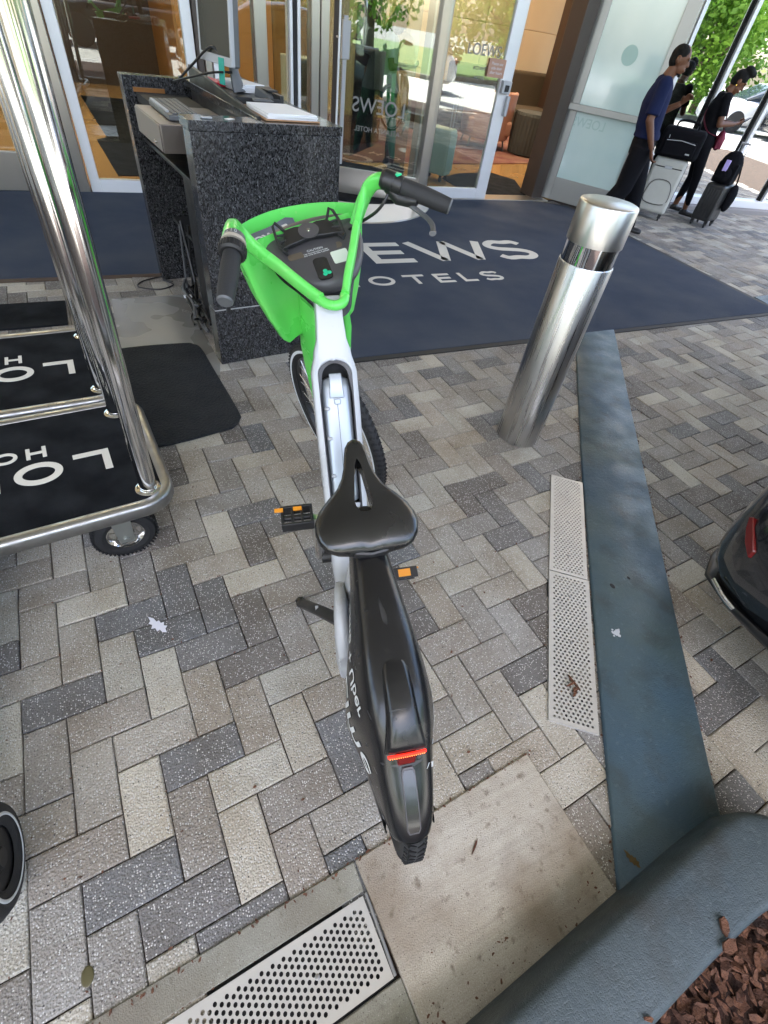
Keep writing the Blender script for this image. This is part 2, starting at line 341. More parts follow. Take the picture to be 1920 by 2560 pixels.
def granite():
    m = K['granite']; m.name = 'dark_granite'; t = m.node_tree; t.nodes.clear(); L = t.links.new
    o = t.nodes.new('ShaderNodeOutputMaterial'); b = t.nodes.new('ShaderNodeBsdfPrincipled'); L(b.outputs[0], o.inputs[0])
    tc = t.nodes.new('ShaderNodeTexCoord'); mp = t.nodes.new('ShaderNodeMapping'); mp.inputs['Scale'].default_value = (1, 1, .62); L(tc.outputs['Object'], mp.inputs[0])
    dn = t.nodes.new('ShaderNodeTexNoise'); dn.inputs['Scale'].default_value = 60; L(mp.outputs[0], dn.inputs[0])
    vm = t.nodes.new('ShaderNodeVectorMath'); vm.operation = 'SCALE'; vm.inputs['Scale'].default_value = .02; L(dn.outputs['Color'], vm.inputs[0])
    va = t.nodes.new('ShaderNodeVectorMath'); L(mp.outputs[0], va.inputs[0]); L(vm.outputs[0], va.inputs[1])
    v = t.nodes.new('ShaderNodeTexVoronoi'); v.inputs['Scale'].default_value = 240; L(va.outputs[0], v.inputs[0])
    s = t.nodes.new('ShaderNodeSeparateColor'); L(v.outputs['Color'], s.inputs[0])
    cr = t.nodes.new('ShaderNodeValToRGB'); e = cr.color_ramp.elements
    e[0].position = 0; e[0].color = (.006, .006, .007, 1); e[1].position = 1; e[1].color = (.13, .135, .14, 1)
    for p_, c_ in ((.25, .012), (.5, .028), (.8, .050), (.95, .075)):
        x = e.new(p_); x.color = (c_, c_, c_*1.05, 1)
    L(s.outputs[0], cr.inputs[0]); L(cr.outputs[0], b.inputs['Base Color']); b.inputs['Roughness'].default_value = .16
granite()
# ------------------------------------------------------------ ground
TH = rad(4.1); S = .1064
def latp(cu, cv, du=0, dv=0):
    u = (cu+.0588+du)*S; v = (cv-.4705+dv)*S
    return (u*math.cos(TH)-v*math.sin(TH), u*math.sin(TH)+v*math.cos(TH))
NEARM = Matrix.Rotation(TH, 4, 'Z')
g = MB(); g.prism([(-120, -120), (200, -120), (200, 120), (-120, 120)], -.5, -.030)
struct('ground', g, K['asphalt'], smooth=0)
g = MB(); g.prism([(-5, -2.2), (14, -2.2), (14, 6.4), (-5, 6.4)], -.029, -.009)
struct('paving_bed', g, K['joint'], smooth=0)
BL = [(.78, -.2), (1.16, .3), (1.899, 1.25), (2.90, 2.49)]; BR = [(1.19, -.2), (1.539, .253), (2.244, 1.15), (3.30, 2.49)]
def beamx(y, P):
    for (x0, y0), (x1, y1) in zip(P, P[1:]):
        if y0 <= y <= y1: return x0+(x1-x0)*(y-y0)/(y1-y0)
    return P[0][0]+(y-P[0][1])*.76 if y < P[0][1] else P[-1][0]+(y-P[-1][1])*.8
def paver(mb, poly, ztop, col):
    n = len(poly); cx = sum(p[0] for p in poly)/n; cy = sum(p[1] for p in poly)/n
    q_ = .3 if cy < .3 and cx < .85 else 1; tilt = (q_*random.uniform(-.003, .003), q_*random.uniform(-.003, .003)); dz = q_*random.uniform(-.0012, .0012)
    def ring(ins, z):
        o = []
        for (x, y) in poly:
            dx, dy = x-cx, y-cy; l = max(abs(dx), abs(dy), 1e-6)
            o.append((x, y, z, dx, dy))
        return o
    b = len(mb.v)
    def lay(k, z):
        out = []
        for x, y in poly:
            dx, dy = x-cx, y-cy
            sx = k/max(abs(dx*math.cos(TH)+dy*math.sin(TH)), .01); sy = k/max(abs(-dx*math.sin(TH)+dy*math.cos(TH)), .01)
            u = (dx*math.cos(TH)+dy*math.sin(TH)); v = (-dx*math.sin(TH)+dy*math.cos(TH))
            u -= math.copysign(k, u) if abs(u) > k else 0; v -= math.copysign(k, v) if abs(v) > k else 0
            u += random.uniform(-.0008, .0008); v += random.uniform(-.0008, .0008)
            xx = cx+u*math.cos(TH)-v*math.sin(TH); yy = cy+u*math.sin(TH)+v*math.cos(TH)
            out.append((xx, yy, z+dz+tilt[0]*u/.1+tilt[1]*v/.1))
        return out
    R = [lay(.0012, -.02), lay(.0013, ztop-.0045), lay(.0028, ztop-.0012), lay(.0058, ztop)]
    for r in R: mb.v += r
    for k in range(3):
        for i in range(4):
            j = (i+1) % 4; mb.f.append((b+k*4+i, b+k*4+j, b+(k+1)*4+j, b+(k+1)*4+i)); mb.m.append(0); mb.c.append(col)
    mb.f.append((b+12, b+13, b+14, b+15)); mb.m.append(0); mb.c.append(col)
CREAM = (.46, .435, .375); TAUPE = (.285, .265, .240); DARK = (.170, .165, .163); WARM = (.355, .325, .28)
def pcol():
    r = random.random()
    c = CREAM if r < .24 else WARM if r < .46 else TAUPE if r < .78 else DARK
    k = random.uniform(.86, 1.14); t = random.uniform(-.012, .012)
    return (c[0]*k+t, c[1]*k, c[2]*k-t)
def lay_field(region, du, dv, par, x0, x1, y0, y1):
    mb = MB(); mb.c = []
    for i in range(int(x0/S)-8, int(x1/S)+8):
        for j in range(int(y0/S)-12, int(y1/S)+8):
            d = (i+j-par) % 4
            if d == 0: q = (i, j, i+2, j+1)
            elif d == 2: q = (i, j, i+1, j+2)
            else: continue
            P = [latp(q[0], q[1], du, dv), latp(q[2], q[1], du, dv), latp(q[2], q[3], du, dv), latp(q[0], q[3], du, dv)]
            cx = sum(p[0] for p in P)/4; cy = sum(p[1] for p in P)/4
            if not (x0 < cx < x1 and y0 < cy < y1): continue
            if region == 'L' and cx > beamx(cy, BL)+.16: continue
            if region == 'R' and cx < beamx(cy, BR)-.16: continue
            if .9 < cx < 5.3 and 2.75 < cy < 5.7: continue       # under the big mat
            if cx < .72 and cy < (.085 if cx > .2 else .02): continue            # slab and drain
            if cy < -.30 and cx < 1.0: continue
            paver(mb, P, 0.0, pcol())
    return mb
pm = struct('paving_entrance', lay_field('L', 0, 0, 3, -2.3, 5.4, -.6, 6.0), K['paver'], smooth=0)
pm = struct('paving_driveway', lay_field('R', .72, .40, 3, .9, 10.8, -1.9, 6.0), K['paver'], smooth=0)
# painted flush beam, two lengths
b = MB()
def beam_mesh(L, R, z=.016):
    mb = MB(); rings = []
    for (lx, ly), (rx, ry) in zip(L, R):
        a = Vector((lx, ly, 0)); c = Vector((rx, ry, 0)); d = (c-a).normalized()
        rings.append([a+Vector((0, 0, -.02)), a+Vector((0, 0, z-.006)), a+d*.007+Vector((0, 0, z)), c-d*.007+Vector((0, 0, z)), c+Vector((0, 0, z-.006)), c+Vector((0, 0, -.02))])
    mb.loft(rings, True, True); return mb
def dens(P, n=10):
    o = []
    for a, c in zip(P, P[1:]):
        for k in range(n): o.append(tuple(a[i]+(c[i]-a[i])*k/n for i in (0, 1)))
    o.append(P[-1]); return o
struct('concrete_border', beam_mesh(dens(BL), dens(BR)), K['beam'], smooth=50)
struct('far_concrete_border', beam_mesh([(5.52, 2.82), (9.5, 3.05)], [(5.50, 2.66), (9.5, 2.86)], .010), K['beam'], smooth=0)
# concrete slab and drain gutter (slightly proud of the pavers)
NR = lambda x, y: (x, y+.0)
b = MB(); b.prism([(.172, .130), (.755, .172), (.778, -.205), (.200, -.245)], -.02, .0055)
struct('concrete_slab', b, K['slab'], bevel=.004)
b = MB(); b.prism([(-1.1, .052), (.168, .130), (.170, .064), (-1.1, -.016)], -.02, .0045)
struct('concrete_gutter', b, K['gutter'], bevel=.003)
b = MB(); b.prism([(-1.1, -.19), (.19, -.112), (.198, -.245), (-1.1, -.33)], -.02, .002)
struct('concrete_gutter_back', b, K['gutter'], bevel=.003)
# ------------------------------------------------------------ kerb round the planting bed
def smoothpath(P, n=6):
    P = [Vector((*p, 0)) for p in P]; out = []
    for i in range(len(P)-1):
        p0 = P[max(i-1, 0)]; p1 = P[i]; p2 = P[i+1]; p3 = P[min(i+2, len(P)-1)]
        for k in range(n):
            t = k/n; out.append(.5*((2*p1)+(-p0+p2)*t+(2*p0-5*p1+4*p2-p3)*t*t+(-p0+3*p1-3*p2+p3)*t**3))
    out.append(P[-1]); return out
outer = smoothpath([(-1.6, -.345), (-.3, -.285), (.33, -.243), (.78, -.208), (1.10, -.188), (1.20, -.205), (1.27, -.27), (1.30, -.38), (1.31, -.7), (1.31, -1.2), (1.31, -3)])
inner = smoothpath([(-1.6, -.502), (-.3, -.442), (.33, -.410), (.78, -.377), (1.02, -.366), (1.08, -.380), (1.115, -.42), (1.13, -.50), (1.14, -.8), (1.14, -1.2), (1.14, -3)])
rings = []
for a, c in zip(outer, inner):
    d = (c-a); wd = d.length; d.normalize(); r = []
    prof = [(-.012, -.02), (-.007, .03), (-.001, .108), (.003, .121), (.010, .130), (.020, .1338), (.035, .1345), (wd-.022, .134), (wd-.007, .128), (wd, .114), (wd, -.02)]
    for o_, z_ in prof: r.append(a+d*o_+Vector((0, 0, z_)))
    rings.append(r)
b = MB(); b.loft(rings, True, True)
tag(obj('kerb', b, K['kerb'], smooth=60), 'thick blue grey painted kerb with rounded top around the mulch bed', 'kerb')
b = MB(); b.prism([(-1.6, -.47), (1.09, -.37), (1.12, -.47), (1.13, -3), (-1.6, -3)], -.02, .075)
struct('planting_bed', b, K['mulchd'], smooth=0)
ch = MB()
def chip(mb, x, y, z, L_, W_, T_, rng=random, flat=1.0, mi=0):
    a = rng.uniform(0, 6.28); M = Matrix.Translation((x, y, z)) @ Matrix.Rotation(a, 4, 'Z') @ Matrix.Rotation(rng.gauss(0, .35)*flat, 4, 'X') @ Matrix.Rotation(rng.gauss(0, .3)*flat, 4, 'Y')
    n = rng.randint(5, 7); pl = []
    for k in range(n):
        t = 6.283*k/n+rng.uniform(-.25, .25); pl.append((math.cos(t)*L_/2*rng.uniform(.7, 1.1), math.sin(t)*W_/2*rng.uniform(.7, 1.1)))
    mb.prism(pl, 0, T_, M, mi)
for k in range(2600):
    x = random.uniform(.3, 1.14); y = random.uniform(-.95, -.36)
    if y > -.402+.075*(x-.33)-.004: continue
    L_ = random.uniform(.012, .045); chip(ch, x, y, .075+random.uniform(0, .022), L_, L_*random.uniform(.25, .75), random.uniform(.001, .004), mi=random.randint(0, 1))
struct('mulch', ch, [K['mulch'], K['chip']], kind='stuff', smooth=0)
# ------------------------------------------------------------ drain grates
def perforated(W_, L_, nx, ny, r, T_=.003, skip=None):
    """plate along +Y of length L_, width W_, staggered round holes"""
    mb = MB(); cx = W_/nx; cy = L_/ny
    for j in range(ny):
        off = (j % 2)*cx/2
        y0, y1 = j*cy, (j+1)*cy
        xs = [off+i*cx for i in range(nx-(j % 2)+0)]
        if off: mb.add([(0, y0, T_), (off, y0, T_), (off, y1, T_), (0, y1, T_)], [(0, 1, 2, 3)])
        e = off+cx*(nx-(j % 2))
        if e < W_-1e-6: mb.add([(e, y0, T_), (W_, y0, T_), (W_, y1, T_), (e, y1, T_)], [(0, 1, 2, 3)])
        for x0 in xs:
            x1 = x0+cx; mx, my = (x0+x1)/2, (y0+y1)/2
            if skip and skip(mx, my):
                mb.add([(x0, y0, T_), (x1, y0, T_), (x1, y1, T_), (x0, y1, T_)], [(0, 1, 2, 3)]); continue
            sq = [(x1, my), (x1, y1), (mx, y1), (x0, y1), (x0, my), (x0, y0), (mx, y0), (x1, y0)]
            hv = [(mx+r*math.cos(k*math.pi/4), my+r*math.sin(k*math.pi/4)) for k in range(8)]
            vs_ = [(a, c, T_) for a, c in sq]+[(a, c, T_) for a, c in hv]+[(a, c, T_-.0018) for a, c in hv]
            fs_ = [(k, (k+1) % 8, 8+(k+1) % 8, 8+k) for k in range(8)]+[(8+k, 8+(k+1) % 8, 16+(k+1) % 8, 16+k) for k in range(8)]
            mb.add(vs_, fs_)
    return mb
def quadM(A, B):
    """frame with origin A and +Y towards B"""
    a = Vector((*A, 0)); d = Vector((*B, 0))-a; return Matrix.Translation(a) @ Matrix.Rotation(math.atan2(-d.x, d.y), 4, 'Z'), d.length
def plate(name, label, A, B, wd, nx, ny, r, group, z=.006, margin=.012):
    M, L_ = quadM(A, B)
    t = thing(name, label, 'drain cover', (0, 0, 0), 0, group); t.matrix_world = M @ Matrix.Translation((0, 0, z))
    mb = MB(); pm_ = perforated(wd-2*margin, L_-2*margin, nx, ny, r)
    for i, v in enumerate(pm_.v): pm_.v[i] = (v[0]+margin, v[1]+margin, v[2])
    mb.add(pm_.v, pm_.f)
    T_ = .003
    for q in (((0, 0), (wd, margin)), ((0, L_-margin), (wd, L_)), ((0, margin), (margin, L_-margin)), ((wd-margin, margin), (wd, L_-margin))):
        (x0, y0), (x1, y1) = q; mb.add([(x0, y0, T_), (x1, y0, T_), (x1, y1, T_), (x0, y1, T_)], [(0, 1, 2, 3)])
    for (x0, y0, x1, y1) in ((0, 0, wd, 0), (wd, 0, wd, L_), (wd, L_, 0, L_), (0, L_, 0, 0)):
        mb.add([(x0, y0, T_), (x1, y1, T_), (x1, y1, -.008), (x0, y0, -.008)], [(0, 1, 2, 3)])
    o = obj('perforated_plate', mb, K['grate'], t, smooth=0)
    bo = MB(); 
    k = 3 if L_ > .3 else 1
    for i in range(k): bo = MB(); bo.ell((wd*.5, L_*(i+.5)/k, .0035), (.006, .006, .002), seg=12, ringn=6); obj('bolt', bo, K['worn'], t)
    fr = MB(); fr.b2((-.006, -.006, -.010), (wd+.006, L_+.006, -.0085)); obj('dark_channel', fr, K['blackm'], t, smooth=0)
    return t
# channel along the painted border: two plates end to end
plate('drain_grate', 'perforated steel drain cover beside the blue border, nearer the steel bollard', (1.272, .725), (1.666, 1.213), .158, 9, 48, .0042, 'perforated drain covers')
plate('drain_grate', 'perforated steel drain cover beside the blue border with a bark chip on it', (.880, .227), (1.268, .720), .163, 9, 46, .0046, 'perforated drain covers')
plate('drain_grate', 'wide perforated steel drain cover in the concrete strip behind the bike wheel', (-.75, -.002), (.163, .056), .163, 10, 70, .0047, 'perforated drain covers', z=.002)
b = MB(); b.tube([(.172, .058, .004), (.178, -.105, .006)], .004, 8); 
tag(obj('metal_edging', b, K['worn']), 'thin bent metal strip along the end of the wide drain cover', 'metal edging')
# ------------------------------------------------------------ strokes for lettering
def letter(mb, ch_, x, y, w_, h_, t_, z0, z1, M=None):
    def bar(x0, y0, x1, y1): mb.prism([(x+x0*w_, y+y0*h_), (x+x1*w_, y+y0*h_), (x+x1*w_, y+y1*h_), (x+x0*w_, y+y1*h_)], z0, z1, M)
    tx, ty = t_/w_, t_/h_
    def ribbon(pts, closed=False, th=t_):
        pts = [Vector((x+a*w_, y+c*h_, 0)) for a, c in pts]; n = len(pts); L1, R1 = [], []
        for i in range(n):
            p0 = pts[(i-1) % n] if closed else pts[max(i-1, 0)]; p1 = pts[(i+1) % n] if closed else pts[min(i+1, n-1)]
            d = (p1-p0).normalized(); nrm = Vector((-d.y, d.x, 0)); L1.append(pts[i]+nrm*th/2); R1.append(pts[i]-nrm*th/2)
        vs_ = []; fs_ = []
        for i in range(n): vs_ += [(L1[i].x, L1[i].y, z1), (R1[i].x, R1[i].y, z1), (L1[i].x, L1[i].y, z0), (R1[i].x, R1[i].y, z0)]
        for i in range(n if closed else n-1):
            a = 4*i; c = 4*((i+1) % n); fs_ += [(a, a+1, c+1, c), (a, c, c+2, a+2), (a+1, a+3, c+3, c+1)]
        mb.add(vs_, fs_, 0, M)
    if ch_ == 'L': bar(0, 0, tx, 1); bar(tx, 0, 1, ty)
    elif ch_ == 'E': bar(0, 0, tx, 1); bar(tx, 0, 1, ty); bar(tx, .5-ty/2, .9, .5+ty/2); bar(tx, 1-ty, 1, 1)
    elif ch_ == 'T': bar(.5-tx/2, 0, .5+tx/2, 1-ty); bar(0, 1-ty, 1, 1)
    elif ch_ == 'H': bar(0, 0, tx, 1); bar(1-tx, 0, 1, 1); bar(tx, .5-ty/2, 1-tx, .5+ty/2)
    elif ch_ == 'O': ribbon([(.5+(.5-tx/2)*math.cos(a*math.pi/18), .5+(.5-ty/2)*math.sin(a*math.pi/18)) for a in range(36)], True)
    elif ch_ == 'S':
        P = [(.93, .80), (.80, .93), (.55, 1-ty/2), (.30, .95), (.10, .82), (.08, .68), (.25, .56), (.5, .51), (.76, .45), (.92, .33), (.90, .17), (.70, .06), (.45, ty/2), (.20, .07), (.06, .20)]
        ribbon([(v.x, v.y) for v in smoothpath(P, 4)])
    elif ch_ == 'W': ribbon([(0.03, 1), (.27, 0.04)]); ribbon([(.27, .04), (.5, 1)]); ribbon([(.5, 1), (.73, .04)]); ribbon([(.73, .04), (.97, 1)])
def font_mb(s, size, ext=.0005, off=0):
    c = bpy.data.curves.new('t', 'FONT'); c.body = s; c.size = size; c.extrude = ext; c.offset = off; c.align_x = 'CENTER'; c.align_y = 'CENTER'
    o = bpy.data.objects.new('t', c); COL.objects.link(o); me = ob_mesh_eval(o)
    bpy.data.objects.remove(o); mb = MB(); mb.add([tuple(v.co) for v in me.vertices], [tuple(p.vertices) for p in me.polygons]); bpy.data.meshes.remove(me); return mb
# ------------------------------------------------------------ mats
def roundrect(x0, y0, x1, y1, r, n=6):
    o = []
    for cx, cy, a0 in ((x1-r, y1-r, 0), (x0+r, y1-r, 90), (x0+r, y0+r, 180), (x1-r, y0+r, 270)):
        for k in range(n+1): a = rad(a0+90*k/n); o.append((cx+r*math.cos(a), cy+r*math.sin(a)))
    return o
t = thing('entrance_mat', 'large navy hotel entrance mat with white LOEWS HOTELS lettering under the steel bollard', 'mat')
b = MB(); b.prism([(.95, 2.50), (5.43, 2.50), (5.455, 5.70), (5.0, 5.93), (.95, 5.93)], .003, .012); obj('carpet_top', b, K['matblue'], t, smooth=0)
b = MB(); b.prism([(.90, 2.455), (5.50, 2.455), (5.525, 5.75), (5.03, 5.94), (.90, 5.94)], .001, .008); obj('rubber_border', b, K['matedge'], t, smooth=0)
b = MB()
for c_, x_, w_ in (('L', .72, .32), ('O', 1.14, .58), ('E', 1.88, .41), ('W', 2.37, .84), ('S', 3.24, .47)): 
    if c_ != 'L': letter(b, c_, x_, 3.965, w_, .49, .088, .010, .0135)
for c_, x_, w_ in (('H', 1.38, .17), ('O', 1.66, .23), ('T', 1.99, .20), ('E', 2.28, .16), ('L', 2.53, .14), ('S', 2.76, .19)): letter(b, c_, x_, 3.515, w_, .18, .034, .010, .0135)
obj('lettering', b, K['matgold'], t, smooth=0)
t = thing('entrance_mat', 'plain navy mat behind the chrome luggage carts along the left window', 'mat')
b = MB(); b.prism([(-3.4, 3.92), (.92, 3.94), (.89, 5.93), (-3.4, 5.90)], .001, .010); obj('carpet_top', b, K['matblue'], t, smooth=0)
b = MB(); b.prism([(-3.4, 3.87), (.92, 3.89), (.92, 3.938), (-3.4, 3.918)], .001, .007); obj('rubber_border', b, mat('brown_rubber_edge', (.07, .045, .03), .8), t, smooth=0)
b = MB()
rm = [(-.62, 2.05), (-.16, 1.93), (.20, 1.975), (.262, 1.995), (.30, 2.05), (.307, 2.12), (.262, 2.55), (.235, 2.79), (.20, 2.85), (.14, 2.872), (-.173, 2.873), (-.62, 2.80)]
b.prism([(v.x, v.y) for v in smoothpath(rm[:], 4)], .001, .013)
tag(obj('rubber_mat', b, K['matrubber'], bevel=.006), 'black textured rubber mat with rounded corners beside the luggage cart', 'mat')
b = MB(); b.prism([(-1.2, 3.53), (-.47, 3.545), (-.455, 3.22), (-1.2, 3.19)], .001, .012)
tag(obj('small_doormat', b, K['carpet']), 'small plain black doormat on the pale bricks behind the rear cart', 'mat')
b = MB(); b.prism([(-.21, 3.55), (.24, 3.56), (.31, 2.62), (.25, 2.30), (-.10, 2.30), (-.19, 2.83)], -.01, .0035)
struct('wet_patch', b, K['wet'], smooth=0)
# ------------------------------------------------------------ bollard
t = thing('bollard', 'brushed stainless steel bollard with a polished ring under its cap, standing by the blue border', 'bollard', (1.695, 1.555, 0))
b = MB(); b.lathe([(.0, .0), (.113, 0), (.113, .893), (.1115, .896), (.09, .896)], 72); obj('post', b, K['steel'], t, smooth=40)
b = MB(); b.lathe([(.09, .895), (.1085, .895), (.1085, .972), (.09, .972)], 72); obj('polished_ring', b, K['polish'], t, smooth=40)
b = MB(); b.lathe([(.09, .971), (.1132, .971), (.1132, 1.104), (.111, 1.109), (.105, 1.111), (.0, 1.112)], 72); obj('cap', b, K['steelcap'], t, smooth=50)
# ------------------------------------------------------------ valet desk
DK = thing('valet_desk', 'black granite valet podium with open shelves on its left side, behind the green bike basket', 'desk', (.317, 2.60, 0), rad(8))
G = K['granite']
b = MB(); b.b2((0, 0, .315), (.715, .10, 1.07)); obj('near_panel', b, G, DK, bevel=.002)
b = MB(); b.b2((0, 0, .0), (.715, .10, .308)); obj('near_plinth', b, G, DK, bevel=.002)
b = MB(); b.b2((.004, .004, .306), (.711, .09, .317)); obj('joint_line', b, mat('pale_joint', (.35, .35, .34), .5), DK)
b = MB(); b.b2((-.003, -.004, 1.072), (.33, .13, 1.107)); obj('counter_top', b, G, DK, bevel=.002)
b = MB(); b.b2((.332, -.004, 1.072), (.72, .40, 1.107)); b.b2((.332, .402, 1.072), (.72, 1.32, 1.107)); obj('counter_top', b, G, DK, bevel=.002)
b = MB(); b.b2((0, 1.24, 0), (.715, 1.33, 1.10)); obj('far_panel', b, G, DK, bevel=.002)
b = MB(); b.b2((.05, 1.232, 1.03), (.22, 1.2405, 1.05)); obj('copper_slot', b, K['copper'], DK)
b = MB(); b.b2((.60, .10, 0), (.715, 1.24, 1.07)); obj('right_panel', b, G, DK, bevel=.002)
b = MB(); b.b2((.06, .102, .80), (.60, 1.238, .82)); b.b2((.09, .102, .03), (.598, .60, .79)); obj('cabinet', b, K['black'], DK, bevel=.003)
b = MB(); b.b2((.14, .72, .0), (.596, .74, .80)); b.b2((.14, .75, .38), (.596, 1.236, .40)); obj('shelf', b, K['blackm'], DK)
dr = MB(); dr.b2((-.04, .33, .925), (.33, .80, 1.035)); d_ = obj('drawer', dr, K['drawer'], DK, bevel=.003)
b = MB(); b.b2((-.046, .335, .93), (-.0405, .795, 1.03)); obj('drawer_front', b, K['drawer'], d_, bevel=.001)
b = MB(); b.tube([(-.046, .42, .955), (-.056, .42, .955)], .008, 14); obj('lock', b, K['chrome'], d_)
b = MB(); b.b2((.06, .80, .99), (.33, 1.23, 1.03)); obj('keyboard_shelf', b, K['blackm'], DK); b = MB(); b.b2((.06, .12, .99), (.328, .328, 1.03)); obj('keyboard_shelf', b, K['blackm'], DK)
# the black document tray with its slanted side wall
tr = MB(); Dm = DK.matrix_basis.copy()
tr.loft([[(.335, .10, 1.0), (.355, .10, 1.0), (.355, .10, 1.115), (.335, .10, 1.115)], [(.335, 1.1, 1.0), (.355, 1.1, 1.0), (.355, 1.1, 1.18), (.335, 1.1, 1.18)]])
tr.b2((.355, .45, 1.108), (.62, 1.10, 1.118)); tr.b2((.60, .45, 1.118), (.62, 1.10, 1.15)); tr.b2((.355, .45, 1.118), (.60, .465, 1.135))
t = thing('document_tray', 'black slanted document tray between keyboard and clipboard on the granite desk', 'tray', (.317, 2.60, 0.0), rad(8)); obj('tray_body', tr, K['black'], t, bevel=.002)
# keyboard
t = thing('keyboard', 'black computer keyboard with pale keys on the drawer top', 'keyboard', (.255, 2.985, 1.037), rad(-62+8+90))
kb = MB(); kb.prism([(0, 0), (.40, 0), (.42, .15), (.0, .15)], 0, .022); 
t.location = (.235, 3.40, 1.037); t.rotation_euler = (0, 0, rad(-83))
obj('keyboard_base', kb, K['grey'], t, bevel=.005)
ks = MB()
for r_ in range(5):
    for c_ in range(15):
        ks.b2((.012+c_*.0255, .022+r_*.0235, .022), (.012+c_*.0255+.021, .022+r_*.0235+.019, .029+.001*r_))
obj('keys', ks, K['grey'], t, bevel=.0015)
ks = MB()
for c_ in range(13): ks.b2((.015+c_*.0255, .004, .022), (.034+c_*.0255, .018, .030))
obj('pale_keys', ks, K['lgrey'], t, bevel=.0015)
# monitor on a tilted stand
t = thing('computer_monitor', 'grey flat computer monitor on a black stand with a teal tag on the valet desk', 'monitor', (0, 0, 0))
mo = Vector((.595, 3.42, 1.222)); ux = Vector((.36, -.93, 0)).normalized(); uz = Vector((.05, .02, 1)).normalized(); un_ = uz.cross(ux).normalized()
MM = Matrix(((ux.x, un_.x, uz.x, mo.x), (ux.y, un_.y, uz.y, mo.y), (ux.z, un_.z, uz.z, mo.z), (0, 0, 0, 1)))
t.matrix_world = MM
b = MB(); b.b2((-.145, 0, 0), (.150, .050, .36)); obj('case', b, K['grey'], t, bevel=.008)
b = MB(); b.b2((-.132, -.004, .0), (.150, .001, .035)); b.b2((-.145, -.004, 0), (-.132, .001, .36)); obj('front_bezel', b, K['lgrey'], t, bevel=.002)
b = MB(); b.b2((-.130, -.003, .037), (.138, .004, .35)); obj('screen', b, K['screen'], t, bevel=.001)
b = MB(); b.b2((.140, -.007, 0.0), (.153, .018, .36)); obj('side_bezel', b, K['lgrey'], t, bevel=.005)
b = MB(); b.b2((.035, -.007, -.075), (.085, -.0045, .028)); obj('teal_tag', b, K['teal'], t)
b = MB(); b.tube([(.02, .07, .10), (.04, .08, -.02), (.07, .09, -.10)], [.03, .028, .04], 10, flat=.5); b.b2((-.06, .0, -.112), (.16, .17, -.103)); obj('stand', b, K['grey'], t, bevel=.003)
# scanner / card reader and magazines
t = thing('card_reader', 'dark grey card reader in front of the monitor stand', 'card reader', (.83, 3.28, 1.107), rad(20))
b = MB(); b.loft([[(-.05, -.07, 0), (.05, -.07, 0), (.05, .07, 0), (-.05, .07, 0)], [(-.045, -.06, .03), (.045, -.06, .03), (.045, .06, .055), (-.045, .06, .055)]]); obj('body', b, K['grey'], t, bevel=.005)
b = MB(); b.b2((-.03, -.04, .04), (.03, .05, .05)); obj('keypad', b, K['black'], t, bevel=.003)
b = MB(); 
for k in range(5): b.b2((-.06, -.13, k*.007), (.06+.004*k, .13-.01*k, k*.007+.006), Matrix.Rotation(rad(4*k), 4, 'Z'))
o = obj('leaflets', b, K['paper'], bevel=.001); o.location = (.72, 3.52, 1.120); o.rotation_euler = (0, 0, rad(12)); tag(o, 'pile of glossy white leaflets beside the monitor', 'leaflets')
b = MB(); b.b2((-.045, -.10, 0), (.045, .10, .018)); o = obj('red_folder', b, mat('red_plastic', (.6, .02, .04), .4), bevel=.004); o.location = (.60, 3.62, 1.120); o.rotation_euler = (0, 0, rad(25)); tag(o, 'bright red folder lying in the black document tray', 'folder')
t = thing('clipboard', 'brown clipboard with a stack of white paper on the desk corner', 'clipboard', (.665, 2.70, 1.108), rad(8))
b = MB(); b.prism([(0, 0), (.27, .0), (.23, .40), (.0, .36)], 0, .006); obj('board', b, K['clip'], t, bevel=.002)
pp = MB()
for k in range(7):
    a = random.uniform(-.02, .03); pp.prism([(.012+a*.2, .012), (.262, .010+a*.3), (.228+a*.1, .30), (.02, .29)], .006+k*.0028, .0085+k*.0028)
obj('papers', pp, K['paper'], t, bevel=.0008)
b = MB(); b.prism([(.06, .30), (.17, .31), (.15, .37), (.08, .37)], .026, .032); b.tube([(.07, .31, .03), (.16, .32, .03)], .006, 8); obj('clip', b, K['grey'], t, bevel=.002)
for k, (px, py, c_, nm, lb) in enumerate(((.40, 2.66, 'lgrey', 'staple_box', 'small pale grey box on the near granite counter edge'), (.50, 2.675, 'paper', 'card', 'little white card lying on the near granite counter edge'))):
    b = MB(); b.b2((-.022, -.012, 0), (.022, .012, .006-.004*k)); o = obj(nm, b, K[c_], bevel=.001); o.location = (px, py, 1.108); o.rotation_euler = (0, 0, rad(10+30*k)); tag(o, lb, 'desk item')
# cables
def cable(name, pts, r, m, label, seg=8):
    b = MB(); b.tube(smoothpath3(pts), r, seg); return tag(obj(name, b, m), label, 'cable')
def smoothpath3(P, n=8):
    P = [Vector(p) for p in P]; out = []
    for i in range(len(P)-1):
        p0 = P[max(i-1, 0)]; p1 = P[i]; p2 = P[i+1]; p3 = P[min(i+2, len(P)-1)]
        for k in range(n):
            t = k/n; out.append(.5*((2*p1)+(-p0+p2)*t+(2*p0-5*p1+4*p2-p3)*t*t+(-p0+3*p1-3*p2+p3)*t**3))
    out.append(P[-1]); return out
cable('floor_cable', [(.20, 3.9, .006), (.02, 3.82, .006), (-.03, 3.72, .006), (.10, 3.66, .006), (.20, 3.73, .006), (.14, 3.80, .012), (.20, 3.75, .02)], .0045, K['black'], 'thin black cable looped on the bricks left of the desk')
cable('monitor_cable', [(.42, 3.62, 1.12), (.50, 3.55, 1.20), (.58, 3.44, 1.28), (.62, 3.38, 1.25)], .006, K['black'], 'black cable rising from the desk to the monitor')
